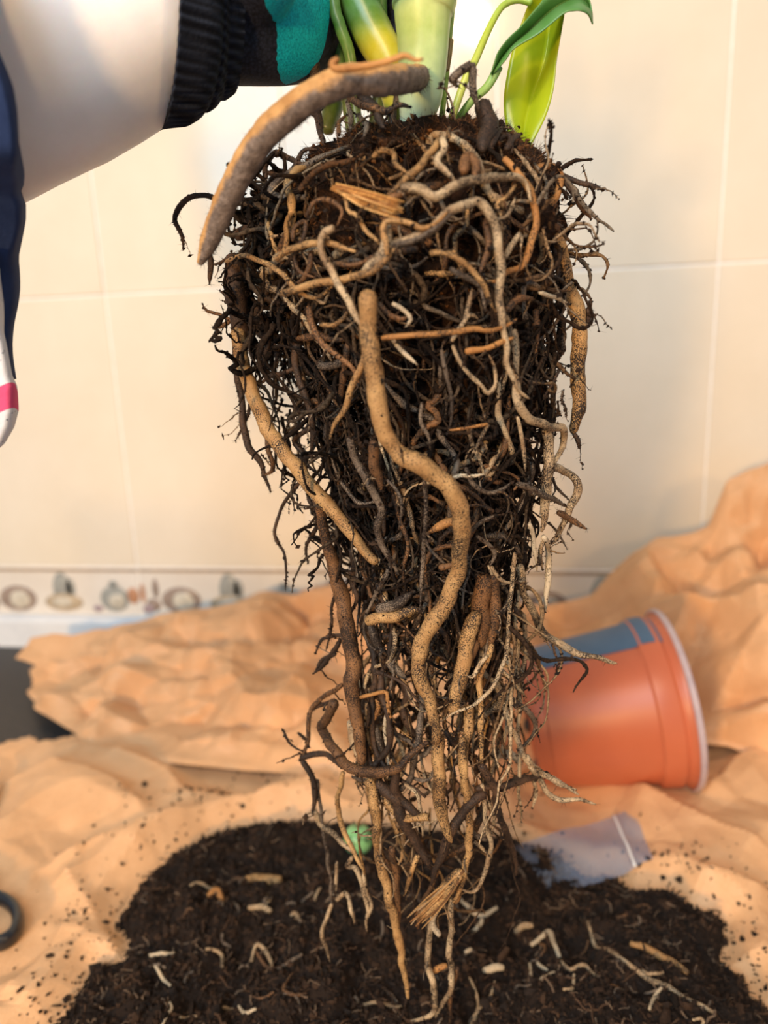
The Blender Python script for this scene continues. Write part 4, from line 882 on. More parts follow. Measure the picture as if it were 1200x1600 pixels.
# --- splintered fibres: straw-coloured bark shred on the ball, and the broken root end low down
def shred(name, cr, a, b, wid, k, nf, cols, label):
    ox, oy, s = CROP[cr]; A = on_ball(ox+a[0]/s, oy+a[1]/s, k); B = on_ball(ox+b[0]/s, oy+b[1]/s, k); ww = wid/s*depth(A)/F_PX
    dirv = (B-A)/np.linalg.norm(B-A); per = np.cross(dirv, [0, 1, 0]); per /= np.linalg.norm(per); mbx = MB()
    for f in range(nf):
        o_ = per*rng.normal(0, ww*0.22)+np.array([0, rng.uniform(-1, 1)*ww*0.25, 0]); s0, s1 = rng.uniform(-0.05, 0.25), rng.uniform(0.75, 1.08)
        P_ = catmull([A+(B-A)*s0+o_*0.5, A+(B-A)*(s0*0.5+s1*0.5)+o_+rng.normal(0, 0.0006, 3), A+(B-A)*s1+o_*1.4], 12)
        vv, qq, tt = tube(P_, np.linspace(1, 0.35, 12)*ww*rng.uniform(0.05, 0.10), 5); mbx.add(vv, qq, tt, cols[rng.integers(0, len(cols))])
    mbx.build(name, M['fibre'], plant, colors=True, label=label, kind='stuff')
shred('bark_shred', 'C3', (790, 335), (1088, 440), 80, 1.12, 46, [lin(c) for c in [(206, 152, 84), (186, 128, 66), (220, 172, 108), (150, 98, 52)]], 'straw-coloured shred of fibrous bark')
shred('splintered_root', 'C9', (845, 610), (625, 825), 95, 0.95, 34, [lin(c) for c in [(150, 104, 60), (176, 134, 84), (108, 74, 46), (180, 150, 112)]], 'splintered tan end of a broken root')

# --- procedural roots
RC = {'d': [(38, 28, 21), (52, 39, 29), (32, 24, 18), (84, 70, 56)], 'm': [(104, 80, 58), (140, 110, 78), (70, 52, 38), (164, 138, 108), (54, 40, 30), (126, 110, 92)], 'p': [(150, 122, 90), (186, 158, 122), (120, 92, 64), (84, 62, 44), (60, 44, 32), (172, 132, 84)]}
RC = {k: np.array([lin(c) for c in v]) for k, v in RC.items()}
def walk(n_, s_, z0, z1, rmin, rmax, step, down, turn, front=0.0, swirl=0.0, spread=1.0):
    z = rng.uniform(z0, z1, n_); cx, R_ = prof_w(z); a = rng.uniform(0, 2*np.pi, n_)
    a = np.where(rng.uniform(0, 1, n_) < front, -np.pi/2+rng.normal(0, 0.8, n_), a); rr = np.sqrt(rng.uniform(rmin**2, rmax**2, n_))
    p = np.stack([cx+R_*rr*np.cos(a), Y0+R_*0.86*rr*np.sin(a), z], -1); d_ = rng.normal(size=(n_, 3))*np.array([1, 1, 0.5]); 
    tang = np.stack([-np.sin(a), np.cos(a), np.zeros(n_)], -1)*rng.choice([-1, 1], (n_, 1)); d_ = d_*(1-swirl)+tang*swirl*1.5+np.array([0, 0, -down]); d_ /= np.linalg.norm(d_, axis=1)[:, None]
    out = [p]; w_ = rng.normal(size=(n_, 3))
    for k in range(s_-1):
        w_ = 0.82*w_+rng.normal(size=(n_, 3))*0.57; d_ = d_+w_*turn+np.array([0, 0, -down*0.16]); d_ /= np.linalg.norm(d_, axis=1)[:, None]
        p = p+d_*step; cx, R_ = prof_w(p[:, 2]); dx, dy = p[:, 0]-cx, (p[:, 1]-Y0)/0.86; rad_ = np.hypot(dx, dy)/(R_*rmax*spread); f_ = np.where(rad_ > 1, 1/rad_, 1)
        f_ = 1-(1-f_)*0.5
        p = np.stack([cx+dx*f_, Y0+dy*f_*0.86, np.maximum(p[:, 2], 0.03)], -1); out.append(p)
    return np.stack(out, 1)
def taper(n_, s_, rlo, rhi): return rng.uniform(rlo, rhi, n_)[:, None]*np.interp(np.linspace(0, 1, s_), [0, 0.6, 1], [1, 0.85, 0.35])[None]*(1+rng.uniform(-0.28, 0.28, (n_, s_)))
ztop = PY(660, 215, Y0)[2]; zA = PY(640, 480, Y0)[2]; zB = PY(640, 700, Y0)[2]; zC = PY(660, 900, Y0)[2]; zD = PY(660, 1250, Y0)[2]
# medium roots, each its own part
batches = [(26, 46, zA, ztop-0.02, 0.80, 1.0, 0.0022, 0.05, 0.22, 0.7, 0.7, 'tbgbp', 0.0008, 0.0016), (30, 60, zB, zA, 0.7, 0.97, 0.0024, 0.7, 0.20, 0.6, 0.1, 'gbdgp', 0.0006, 0.0014), (22, 60, zC, zB, 0.4, 0.9, 0.0024, 0.8, 0.20, 0.5, 0.0, 'gbdpt', 0.0007, 0.0013), (24, 44, zD+0.03, zC, 0.1, 0.85, 0.0026, 0.8, 0.20, 0.5, 0.0, 'btpdg', 0.0009, 0.0020)]
for (n_, s_, z0, z1, r0, r1, st, dn, tu, fr, sw, ms, a_, b_) in batches:
    W = walk(n_, s_, z0, z1, r0, r1, st, dn, tu, fr, sw); T = taper(n_, s_, a_, b_)
    for k in range(n_):
        mt = ms[rng.integers(0, len(ms))]; mb = MB(); mb.add(*tube(W[k], T[k], 7, lump=0.12, seed=k)); mb.build('root', M[mt], plant); nroot += 1; dress(W[k], T[k], 0.9, mt)
thin = MB()
for (n_, s_, z0, z1, r0, r1, st, dn, tu, fr, sw, cl, a_, b_) in [
        (170, 26, zA, ztop-0.012, 0.72, 0.98, 0.0022, 0.03, 0.30, 0.5, 0.6, 'm', 0.0003, 0.0009),
        (330, 28, zB, zA+0.03, 0.35, 0.98, 0.0026, 0.5, 0.24, 0.3, 0.1, 'd', 0.0004, 0.0011),
        (280, 30, zB-0.03, zA, 0.45, 0.96, 0.0026, 0.8, 0.24, 0.4, 0.0, 'd', 0.0003, 0.0008),
        (150, 30, zC, zB, 0.1, 0.85, 0.0026, 0.9, 0.22, 0.3, 0.0, 'd', 0.0004, 0.0009),
        (34, 60, zC-0.02, zC+0.04, 0.05, 0.75, 0.0026, 0.9, 0.22, 0.3, 0.0, 'p', 0.0003, 0.0008),
        (16, 34, zD, zC-0.03, 0.05, 0.8, 0.0026, 0.9, 0.24, 0.3, 0.0, 'p', 0.0003, 0.0006)]:
    strands(thin, walk(n_, s_, z0, z1, r0, r1, st, dn, tu, fr, sw), taper(n_, s_, a_, b_), RC[cl][rng.integers(0, len(RC[cl]), n_)], 5)
# open lattice of dark roots at the left of the ball
zcap = PY(430, 262, Y0)[2]; _l = np.array([PY(c-h+20, y, Y0) for y, c, h in PROF]); ZL, XL = _l[::-1, 2], _l[::-1, 0]
def lattice(n_, s_, box_, yr, step, turn, cl, a_, b_, down=0.25):
    px = rng.uniform(box_[0], box_[2], n_); py = rng.uniform(box_[1], box_[3], n_); p = np.array([PY(x, y, yy) for x, y, yy in zip(px, py, rng.uniform(yr[0], yr[1], n_))])
    d_ = rng.normal(size=(n_, 3))*np.array([1, 0.6, 0.9])+np.array([0.1, 0, -down*2]); d_ /= np.linalg.norm(d_, axis=1)[:, None]; out = [p]; w_ = rng.normal(size=(n_, 3)); c_ = p[:, 0].copy()
    for k in range(s_-1):
        w_ = 0.8*w_+rng.normal(size=(n_, 3))*0.6; d_ = d_+w_*turn+np.array([0, 0, -down*0.2])-np.stack([(p[:, 0]-c_)*9, p[:, 1]*0, p[:, 2]*0], -1); d_ /= np.linalg.norm(d_, axis=1)[:, None]; p = p+d_*step; p[:, 0] = np.maximum(p[:, 0], np.interp(p[:, 2], ZL, XL)+rng.uniform(0, 0.004, n_)); p[:, 2] = np.minimum(p[:, 2], zcap); out.append(p)
    strands(thin, np.stack(out, 1), taper(n_, s_, a_, b_), RC[cl][rng.integers(0, len(RC[cl]), n_)], 5)
lattice(95, 20, (385, 285, 480, 420), (-0.485, -0.43), 0.0020, 0.30, 'd', 0.0005, 0.0016, 0.1)
lattice(80, 22, (385, 400, 480, 560), (-0.485, -0.43), 0.0022, 0.26, 'd', 0.0004, 0.0012, 0.3)
lattice(46, 24, (440, 540, 540, 700), (-0.485, -0.43), 0.0022, 0.24, 'd', 0.0004, 0.0011, 0.5)
lattice(40, 24, (490, 680, 580, 860), (-0.485, -0.43), 0.0022, 0.24, 'd', 0.0004, 0.0010, 0.5)
lattice(70, 18, (815, 290, 868, 470), (-0.495, -0.43), 0.0020, 0.28, 'm', 0.0003, 0.0010, 0.2)
lattice(30, 18, (840, 420, 872, 640), (-0.485, -0.43), 0.0020, 0.26, 'm', 0.0003, 0.0009, 0.4)
lattice(46, 34, (738, 890, 812, 1080), (-0.485, -0.44), 0.0022, 0.16, 'p', 0.0004, 0.0010, 0.8)
lattice(14, 26, (555, 1020, 610, 1130), (-0.485, -0.44), 0.0020, 0.16, 'p', 0.0006, 0.0013, 0.8)
lattice(12, 26, (600, 1200, 780, 1330), (-0.48, -0.44), 0.0022, 0.2, 'p', 0.0004, 0.0009, 0.8)
# short twiglets off the bigger roots
for cl, per in (('m', 4), ):
    bs, dr = [], []
    for p, rr in all_paths:
        for k in range(max(1, int(len(p)*0.045))):
            i = rng.integers(0, len(p)); bs.append(p[i]); dr.append(rng.normal(size=3)*np.array([1, 0.8, 0.6])+np.array([0, 0, -0.7]))
    bs, dr = np.array(bs), np.array(dr); dr /= np.linalg.norm(dr, axis=1)[:, None]; n_ = len(bs); out = [bs]; p = bs
    L = rng.uniform(0.0006, 0.0018, n_)[:, None]
    for k in range(9): dr = dr+rng.normal(0, 0.28, (n_, 3))+np.array([0, 0, -0.08]); dr /= np.linalg.norm(dr, axis=1)[:, None]; p = p+dr*L; out.append(p)
    strands(thin, np.stack(out, 1), taper(n_, 10, 0.00018, 0.00042), RC[cl][rng.integers(0, len(RC[cl]), n_)], 4)
thin.build('rootlet_tangle', M['rootlet'], plant, colors=True, kind='stuff', label='tangle of thin brown rootlets')
# grains and hairs on the rootlets, fibres on the crown of the ball
allp = np.concatenate([x for x in thin.v]); n_ = 34000; b_ = allp[rng.integers(0, len(allp), n_)]; b_ = b_[b_[:, 2] > 0.09+rng.uniform(0, 0.08, n_)]
crumbs(bits, b_, rng.uniform(0.0002, 0.0007, len(b_)), SOILC[rng.integers(0, 6, len(b_))], (OCT, OCTF), 0.6)
n_ = 20000; b_ = allp[rng.integers(0, len(allp), n_)]; hairs(hair, b_, rng.normal(0, 0.0011, (n_, 3)), 0.00008, HC[rng.integers(0, 3, n_)])
flat = rings.reshape(-1, 3); wz = np.clip((flat[:, 2]-PY(640, 520, Y0)[2])/0.08, 0.06, 1)**1.2; n_ = 9000
i = rng.choice(len(flat), n_, p=wz/wz.sum()); d_ = (flat-np.repeat(ctr.reshape(-1, 3), na, 0))[i]; d_ /= np.linalg.norm(d_, axis=1)[:, None]+1e-9; d_ = d_+rng.normal(0, 0.9, (n_, 3))+np.array([0, 0, 0.15])
d_ /= np.linalg.norm(d_, axis=1)[:, None]; FC = np.array([lin(c) for c in [(96, 62, 36), (70, 46, 28), (128, 84, 46), (50, 34, 24)]])
hairs(hair, flat[i], d_*rng.uniform(0.002, 0.006, (n_, 1)), 0.00013, FC[rng.integers(0, 4, n_)])
n_ = 2600; i = rng.choice(len(flat), n_, p=wz/wz.sum()); crumbs(bits, flat[i]+rng.normal(0, 0.0008, (n_, 3)), rng.uniform(0.0003, 0.0010, n_), FC[rng.integers(0, 4, n_)]*0.8, (ICO, ICOF), 0.4)
hair.build('root_hair', M['fibre'], plant, colors=True, kind='stuff', label='fine root hairs and peat fibres')
bits.build('soil_grain', M['soil'], plant, smooth=False, colors=True, kind='stuff', label='dark soil grains clinging to the roots')

# --- stems, petioles, leaves
def stem_mat(name, stops, scale=40, rough=0.35):
    n = NT(name); a = n.node('ShaderNodeVertexColor', layer_name='Col'); n.base(n.mix(0.12, a.outputs[0], n.ramp(n.noise(scale*6, 4), [(0.3, lin((90, 120, 40))), (0.7, lin((230, 245, 200)))])))
    n.set(Roughness=rough, Specular_IOR_Level=0.5); n.b.inputs['Subsurface Weight'].default_value = 0.25; n.b.inputs['Subsurface Radius'].default_value = (0.004, 0.006, 0.002); n.bump(n.noise(260, 3), 0.08, 0.0006); return n.m
M['stem'] = stem_mat('green_stem', None)
def stem(name, pts, cols, sides=18, parent=None, flat=1.0, label=None, wig=0.0):
    """pts: (px, py, width px, y); cols: list of (t, colour)"""
    P = [PY(a, b, y) for a, b, w_, y in pts]; n_ = 12*len(pts); p = catmull(P, n_); s = np.linspace(0, 1, n_); ts = np.concatenate([[0], np.cumsum(np.linalg.norm(np.diff(np.array(P), axis=0), axis=1)**0.5)]); ts /= ts[-1]
    wd = np.array([w_/2*depth(q)/F_PX for (a, b, w_, y), q in zip(pts, P)]); r = np.interp(s, ts, wd)
    v, q, t_ = tube(p, r, sides, r*flat, lump=wig); cs = np.interp(s, ts, [b for a, b, w_, y in pts]) if cols[-1][0] > 1 else s; c = np.stack([np.interp(cs, [x[0] for x in cols], [lin(x[1])[k] for x in cols]) for k in range(3)], -1)
    c = np.concatenate([np.repeat(c, sides, 0), c[:1], c[-1:]]); mbx = MB(); mbx.add(v, q, t_, c); return mbx.build(name, M['stem'], parent or plant, colors=True, label=label)
ms = stem('main_stem', [(690, -420, 66, -0.47), (678, -240, 74, -0.47), (664, -60, 80, -0.47), (662, -12, 88, -0.47), (663, 5, 100, -0.47), (661, 22, 90, -0.47), (661, 55, 82, -0.47), (660, 100, 76, -0.47), (656, 150, 70, -0.468), (650, 185, 52, -0.466), (645, 215, 38, -0.465)],
     [(-420, (140, 174, 74)), (-20, (166, 196, 84)), (15, (206, 220, 140)), (60, (188, 216, 130)), (120, (196, 228, 176)), (215, (216, 236, 214))], label='thick pale green main stem')
mbx = MB(); ring = [PY(x, y, -0.47) for x, y in [(663, 3), (663, 8)]]; v, q, t_ = tube(np.array(ring), 50*depth(ring[0])/F_PX*1.01, 26); mbx.add(v, q, t_, lin((176, 196, 120))); mbx.build('stem_node', M['stem'], ms, colors=True)
stem('side_stem', [(450, -400, 44, -0.455), (500, -190, 56, -0.455), (545, -50, 62, -0.455), (560, 0, 60, -0.455), (582, 50, 62, -0.456), (606, 95, 56, -0.458), (618, 140, 50, -0.46), (625, 180, 42, -0.46), (628, 215, 34, -0.46)],
     [(-400, (58, 110, 30)), (25, (80, 132, 36)), (55, (140, 160, 30)), (80, (206, 196, 40)), (160, (196, 196, 50)), (215, (150, 170, 60))], label='green side stem turning yellow at its base')
for pts in ([(470, -330, 13, -0.45), (504, -20, 17, -0.45), (515, 40, 17, -0.45), (530, 90, 17, -0.45), (540, 150, 16, -0.45), (548, 205, 15, -0.45)],
            [(490, -330, 14, -0.462), (519, -20, 19, -0.462), (531, 40, 19, -0.462), (546, 85, 18, -0.462), (553, 150, 17, -0.46), (560, 205, 16, -0.46)],
            [(600, -330, 20, -0.44), (592, 0, 26, -0.44), (600, 50, 24, -0.44), (598, 110, 22, -0.442), (585, 200, 20, -0.445)],
            [(516, 30, 22, -0.435), (524, 120, 30, -0.435), (520, 165, 34, -0.437), (510, 205, 22, -0.44)]):
    stem('petiole', pts, [(0, (66, 112, 34)), (0.6, (74, 124, 40)), (1, (92, 100, 44))])
stem('petiole', [(707, 10, 9, -0.462), (701, 70, 9, -0.462), (697, 121, 9, -0.462), (689, 196, 9, -0.462), (687, 215, 9, -0.462)], [(0, (120, 160, 50)), (1, (150, 186, 80))])
stem('dry_sheath', [(703, 62, 12, -0.463), (700, 85, 13, -0.463), (697, 110, 11, -0.463)], [(0, (150, 120, 60)), (1, (110, 70, 30))], label='brown dry sheath on a thin petiole')
stem('petiole', [(701, 200, 12, -0.464), (727, 124, 12, -0.464), (743, 93, 12, -0.462), (762, 49, 11, -0.458), (780, 16, 10, -0.455), (794, 4, 10, -0.453), (811, 0, 10, -0.452), (830, 4, 11, -0.452)], [(0, (196, 206, 90)), (0.5, (170, 188, 50)), (1, (130, 170, 60))])
stem('petiole', [(704, 205, 12, -0.458), (734, 161, 12, -0.458), (759, 138, 13, -0.456), (772, 118, 14, -0.455), (778, 104, 16, -0.455)], [(0, (110, 160, 80)), (0.6, (140, 180, 90)), (1, (90, 150, 90))])
def leaf_mat(name, c1, c2, vein):
    n = NT(name); wv = n.node('ShaderNodeTexWave'); wv.inputs['Scale'].default_value = 42; wv.inputs['Distortion'].default_value = 1.6; n.l(n.tc.outputs['Object'], wv.inputs['Vector'])
    col = n.mix(n.math('MULTIPLY', wv.outputs['Fac'], 0.22), n.ramp(n.noise(30, 3), [(0.3, lin(c1)), (0.7, lin(c2))]), lin(vein)); n.base(col); n.set(Roughness=0.3, Specular_IOR_Level=0.5)
    tl = n.node('ShaderNodeBsdfTranslucent'); n.l(col, tl.inputs[0]); mx = n.node('ShaderNodeMixShader'); mx.inputs[0].default_value = 0.35; n.l(n.b.outputs[0], mx.inputs[1]); n.l(tl.outputs[0], mx.inputs[2]); n.l(mx.outputs[0], n.out.inputs[0]); return n.m
M['lime'] = leaf_mat('lime_leaf', (172, 194, 24), (200, 212, 44), (140, 172, 36)); M['leaf'] = leaf_mat('green_leaf', (84, 142, 66), (104, 160, 84), (140, 186, 130))
def leaf(name, left, mid, right, mat, label, n_=44, k_=9):
    """three traced lines, each point (crop L x, y, depth y): left edge, fold, right edge"""
    ox, oy, s = CROP['L']; L_, M_, R_ = [catmull([PY(ox+a/s, oy+b/s, y) for a, b, y in ln], n_) for ln in (left, mid, right)]
    rows = []
    for i in range(n_):
        row = [L_[i]+(M_[i]-L_[i])*u+np.array([0, -0.0016*math.sin(math.pi*u)*min(1, (n_-i)/10), 0]) for u in np.linspace(0, 1, k_)]+[M_[i]+(R_[i]-M_[i])*u+np.array([0, -0.0012*math.sin(math.pi*u)*min(1, (n_-i)/10), 0]) for u in np.linspace(0, 1, k_)[1:]]
        rows.append(row)
    v, q, _ = loft(rows, closed=False, caps=False); o = link(name, mesh_np(name, rel(v, plant), q), mat, plant, label=label); sd_ = o.modifiers.new('thickness', 'SOLIDIFY'); sd_.thickness = 0.0004; sd_.offset = 0
    mbx = MB(); mbx.add(*tube(M_+np.array([0, -0.0004, 0]), np.linspace(0.0007, 0.0002, n_), 6)); r = link('midrib', mesh_np('midrib', rel(mbx.v[0], plant), mbx.q[0], mbx.t[0]), mat, o); return o
leaf('leaf', [(640, 0, -0.45), (590, 120, -0.447), (515, 340, -0.445), (470, 560, -0.445), (458, 700, -0.446), (475, 850, -0.447), (520, 970, -0.448), (585, 1080, -0.45)],
     [(745, -60, -0.441), (765, 120, -0.439), (752, 300, -0.438), (715, 470, -0.439), (655, 640, -0.441), (610, 800, -0.444), (590, 950, -0.447), (586, 1081, -0.45)],
     [(880, -80, -0.452), (865, 80, -0.451), (835, 260, -0.450), (812, 400, -0.450), (790, 600, -0.450), (740, 780, -0.450), (650, 960, -0.450), (588, 1082, -0.45)], M['lime'], 'drooping lime green leaf blade')
leaf('leaf', [(372, 500, -0.458), (395, 420, -0.459), (420, 345, -0.460), (490, 255, -0.461), (570, 180, -0.461), (680, 50, -0.460), (760, -40, -0.458), (900, -90, -0.456), (1020, -30, -0.455), (1052, 160, -0.455)],
     [(378, 502, -0.455), (415, 440, -0.455), (450, 380, -0.455), (520, 300, -0.455), (620, 210, -0.454), (740, 100, -0.453), (860, 20, -0.452), (960, -10, -0.452), (1040, 60, -0.453), (1053, 162, -0.455)],
     [(384, 505, -0.456), (430, 455, -0.458), (475, 400, -0.459), (530, 325, -0.460), (700, 222, -0.462), (860, 92, -0.463), (930, 72, -0.463), (980, 74, -0.462), (1025, 100, -0.459), (1054, 164, -0.455)], M['leaf'], 'folded green upper leaf with curled tip')
# ================================================================== THE PERSON (only an arm is in view)
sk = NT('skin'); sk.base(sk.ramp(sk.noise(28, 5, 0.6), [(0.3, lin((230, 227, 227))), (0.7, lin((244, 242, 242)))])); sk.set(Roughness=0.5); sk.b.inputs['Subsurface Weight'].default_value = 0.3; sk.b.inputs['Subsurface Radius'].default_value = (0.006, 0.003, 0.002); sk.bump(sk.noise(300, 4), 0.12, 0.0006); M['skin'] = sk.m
person = empty('person', tuple(PY(0, 90, -0.503)), 'person reaching in from the left, forearm bare, gloved hand gripping the stems', 'person')
ARM = [(-420, 280, -0.52, 0.047, 0.047), (-200, 190, -0.512, 0.044, 0.043), (0, 108, -0.503, 0.0385, 0.037), (70, 80, -0.500, 0.0365, 0.035), (140, 55, -0.495, 0.0355, 0.034), (210, 26, -0.489, 0.0325, 0.031), (270, 6, -0.484, 0.0305, 0.029), (315, 2, -0.479, 0.0245, 0.022)]
P = [PY(a, b, y) for a, b, y, r1, r2 in ARM]; n_ = 60; p = catmull(P, n_); s = np.linspace(0, 1, n_); ts = np.linspace(0, 1, len(ARM))
def oval(p, rz, ry, k=28, d=None):
    t = np.gradient(p, axis=0); t /= np.linalg.norm(t, axis=1)[:, None]; up = np.array([0, 0, 1.0])-t*t[:, 2:3]; up /= np.linalg.norm(up, axis=1)[:, None]; sd_ = np.cross(t, up); a = np.linspace(0, 2*np.pi, k, endpoint=False)
    return p[:, None]+up[:, None]*(np.cos(a)[None]*np.broadcast_to(rz, (len(p),))[:, None])[..., None]+sd_[:, None]*(np.sin(a)[None]*np.broadcast_to(ry, (len(p),))[:, None])[..., None]
rings_ = oval(p, np.interp(s, ts, [x[3] for x in ARM]), np.interp(s, ts, [x[4] for x in ARM])); rings_ += (vnoise(rings_, 30, 5)*0.0012)[..., None]
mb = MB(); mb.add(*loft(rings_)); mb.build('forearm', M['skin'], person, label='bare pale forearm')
mb = MB(); sp = rings_[24:34, 4:9].reshape(-1, 3); q0 = CAM
# glove: ribbed cuff, knitted back, rubber-coated palm
n = NT('navy_rib_knit'); wv = n.node('ShaderNodeTexWave'); wv.inputs['Scale'].default_value = 120; wv.bands_direction = 'Z'; n.l(n.tc.outputs['Object'], wv.inputs['Vector'])
n.base(n.mix(wv.outputs['Fac'], lin((20, 22, 30)), lin((40, 46, 60)))); n.set(Roughness=0.85, Specular_IOR_Level=0.15); n.bump(n.math('ADD', wv.outputs['Fac'], n.noise(900, 2)), 0.6, 0.0008); M['knit'] = n.m
def cuff(name, pts, ribs, depth_, parent, folds=()):
    P = [PY(a, b, y) for a, b, y, r1, r2 in pts]; n_ = 50; p = catmull(P, n_); s = np.linspace(0, 1, n_); ts = np.linspace(0, 1, len(pts)); k = 240
    r1 = np.interp(s, ts, [x[3] for x in pts]); r2 = np.interp(s, ts, [x[4] for x in pts])
    for c_, w_, h_ in folds: b_ = h_*np.exp(-((s-c_)/w_)**2); r1 = r1+b_; r2 = r2+b_
    R = oval(p, r1, r2, k); a = np.linspace(0, 2*np.pi, k, endpoint=False); R = p[:, None]+(R-p[:, None])*(1+depth_*np.sign(np.cos(a*ribs))*np.abs(np.cos(a*ribs))**0.6)[None, :, None]
    Ri = p[:, None]+(R-p[:, None])*0.93; mbx = MB(); mbx.add(*loft(np.concatenate([Ri[:8][::-1], R]), caps=False)); return mbx.build(name, M['knit'], parent)
# hand
hb = MB()
palm = [(318, 6, -0.479, 0.0235, 0.021), (355, 6, -0.475, 0.0250, 0.0205), (395, -2, -0.470, 0.0280, 0.019), (432, -14, -0.464, 0.0305, 0.018), (465, -20, -0.456, 0.0285, 0.0150), (490, -22, -0.448, 0.025, 0.0125)]
P = catmull([PY(a, b, y) for a, b, y, r1, r2 in palm], 30); s = np.linspace(0, 1, 30); ts = np.linspace(0, 1, len(palm)); hb.add(*loft(oval(P, np.interp(s, ts, [x[3] for x in palm]), np.interp(s, ts, [x[4] for x in palm]), 24)))
for f, (ys, r0) in enumerate((((-68, -74, -72, -66, -60), 0.0090), ((-22, -22, -22, -20, -18), 0.0094), ((28, 32, 30, 28, 24), 0.0090), ((58, 82, 88, 82, 74), 0.0082))):
    xs_ = [(455, 505, 570, 630, 668), (458, 512, 580, 645, 690), (456, 508, 575, 635, 675), (448, 490, 540, 585, 615)][f]; yy = (-0.458, -0.440, -0.424, -0.428, -0.440)
    pp = catmull([PY(a, b, y) for a, b, y in zip(xs_, ys, yy)], 24); hb.add(*tube(pp, r0*np.interp(np.linspace(0, 1, 24), [0, 0.3, 0.36, 0.6, 0.9, 1], [1.05, 1, 1.04, 0.97, 0.88, 0.6]), 14))
pp = catmull([PY(a, b, y) for a, b, y in ((395, -30, -0.487), (440, -80, -0.500), (500, -118, -0.512), (560, -128, -0.514), (600, -125, -0.508))], 24); hb.add(*tube(pp, np.interp(np.linspace(0, 1, 24), [0, 0.4, 0.9, 1], [0.0135, 0.011, 0.009, 0.006]), 14))
n = NT('glove_fabric'); sp = n.node('ShaderNodeSeparateXYZ'); n.l(n.tc.outputs['Object'], sp.inputs[0])
bound = n.math('ADD', n.math('ADD', sp.outputs[0], n.math('MULTIPLY', sp.outputs[2], -0.30)), n.math('MULTIPLY', n.math('SUBTRACT', n.noise(300, 3), 0.5), 0.002))
XB = PY(438, 40, -0.48)-np.array(person.location); ZB = PY(438, 40, -0.48)[2]-person.location[2]
msk = n.math('GREATER_THAN', bound, float(XB[0]-0.30*ZB))
bk = n.math('GREATER_THAN', sp.outputs[1], float(-0.4635-person.location[1])); msk = n.math('MULTIPLY', msk, n.math('SUBTRACT', 1.0, bk))
chk = n.node('ShaderNodeTexVoronoi'); chk.inputs['Scale'].default_value = 900; n.l(n.tc.outputs['Object'], chk.inputs['Vector'])
knit = n.mix(chk.outputs['Distance'], lin((46, 50, 66)), lin((16, 17, 24))); teal = n.ramp(n.noise(1400, 3), [(0.35, lin((0, 150, 172))), (0.65, lin((14, 196, 214)))])
n.base(n.mix(msk, knit, teal)); n.set(Roughness=0.7, Specular_IOR_Level=0.25); n.bump(n.noise(1200, 3), 0.5, 0.0006); M['glove'] = n.m
glove = hb.build('glove', M['glove'], person, label='dark knit work glove with teal coated palm')
rm = glove.modifiers.new('remesh', 'REMESH'); rm.mode = 'VOXEL'; rm.voxel_size = 0.0016; rm.use_smooth_shade = True
smo = glove.modifiers.new('smooth', 'SMOOTH'); smo.factor = 0.5; smo.iterations = 8
cuff('glove_cuff', [(250, -4, -0.488, 0.0385, 0.036), (285, 4, -0.484, 0.0365, 0.033), (325, 12, -0.479, 0.0305, 0.028), (364, 18, -0.475, 0.0245, 0.0235)], 58, 0.012, glove, ((0.55, 0.05, -0.0012), (0.8, 0.05, -0.001)))
# sleeve: loose navy edge hanging below the forearm, pale print cloth with a pink band behind it
n = NT('navy_cloth'); n.base(n.ramp(n.noise(60, 4), [(0.3, lin((30, 44, 78))), (0.7, lin((46, 62, 100)))])); n.set(Roughness=0.85, Specular_IOR_Level=0.15); n.bump(n.noise(900, 3), 0.3, 0.0006); M['navy'] = n.m
n = NT('print_cloth'); sp = n.node('ShaderNodeSeparateXYZ'); n.l(n.tc.outputs['Object'], sp.inputs[0]); vo = n.node('ShaderNodeTexVoronoi'); vo.inputs['Scale'].default_value = 420; n.l(n.tc.outputs['Object'], vo.inputs['Vector'])
c_ = n.mix(n.math('LESS_THAN', vo.outputs['Distance'], 0.14), lin((222, 226, 232)), lin((96, 104, 120)))
h_ = n.math('ADD', sp.outputs[2], n.math('MULTIPLY', sp.outputs[0], -0.35)); za = PY(36, 603, -0.518)-np.array(person.location); zb_ = PY(36, 640, -0.518)-np.array(person.location)
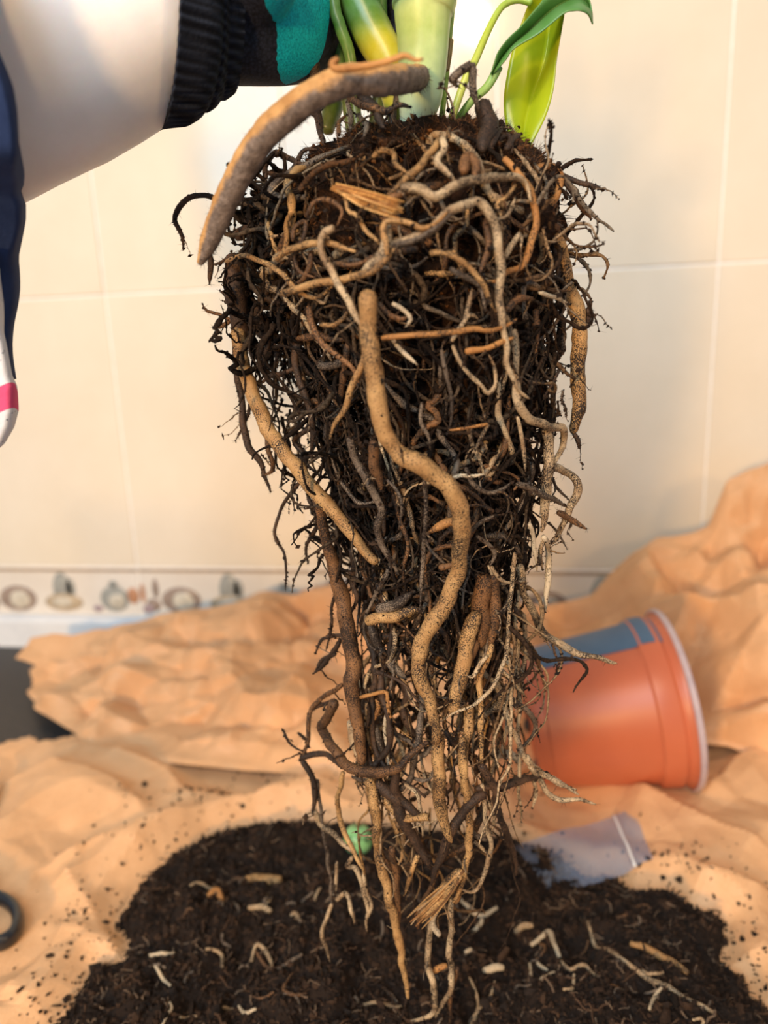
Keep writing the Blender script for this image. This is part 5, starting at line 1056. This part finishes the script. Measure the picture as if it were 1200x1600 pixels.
inb = n.math('MULTIPLY', n.math('LESS_THAN', h_, float(za[2]-0.35*za[0])), n.math('GREATER_THAN', h_, float(zb_[2]-0.35*zb_[0])))
n.base(n.mix(inb, c_, lin((226, 90, 132)))); n.set(Roughness=0.9, Specular_IOR_Level=0.1); n.bump(n.noise(700, 3), 0.3, 0.0006); M['print'] = n.m
def drape(name, edge, yc, half, mat, label, back=0.13):
    e = np.array(edge, float); py = np.linspace(e[0, 1], e[-1, 1], 70); ex = np.interp(py, e[:, 1], e[:, 0]); rows = []
    for x_, y_ in zip(ex, py):
        yc_ = np.interp(y_, [p_[0] for p_ in yc], [p_[1] for p_ in yc]); hf = np.interp(y_, [p_[0] for p_ in half], [p_[1] for p_ in half]); c_ = PY(x_, y_, yc_); a = np.linspace(-np.pi/2, np.pi/2, 15)
        mid_ = [PY(x_-5*(1+math.sin(b)), y_, yc_+hf*math.sin(b))-np.array([0.004*(1-math.cos(b)), 0, 0]) for b in a]; ring = [mid_[0]-np.array([back, hf*0.3, 0])]+mid_+[mid_[-1]-np.array([back, -hf*0.3, 0])]
        rows.append(ring)
    R = np.array(rows); R[..., 1] += vnoise(R, 45, 9)*0.003; R[..., 0] += vnoise(R, 60, 19)*0.0016
    mbx = MB(); mbx.add(*loft(R, closed=False)); o = mbx.build(name, mat, person, label=label); sd_ = o.modifiers.new('thickness', 'SOLIDIFY'); sd_.thickness = 0.0012; sd_.offset = 0; return o
drape('sleeve', [(-60, -160), (-40, -60), (-12, 30), (4, 80), (22, 135), (28, 170), (31, 230), (33, 285), (27, 300), (36, 318), (38, 345), (33, 370), (24, 400), (25, 440), (26, 500), (28, 560), (30, 592)], [(-160, -0.512), (300, -0.510), (600, -0.508)], [(-160, 0.050), (240, 0.047), (300, 0.030), (420, 0.016), (600, 0.008)], M['navy'], 'navy cloth sleeve edge')
drape('sleeve_lining', [(-14, 385), (2, 420), (9, 470), (14, 520), (22, 560), (30, 590), (36, 602), (37, 640), (30, 665), (14, 690), (-4, 705), (-30, 716)], [(380, -0.518), (720, -0.516)], [(380, 0.022), (600, 0.014), (720, 0.010)], M['print'], 'white printed cloth with pink band')
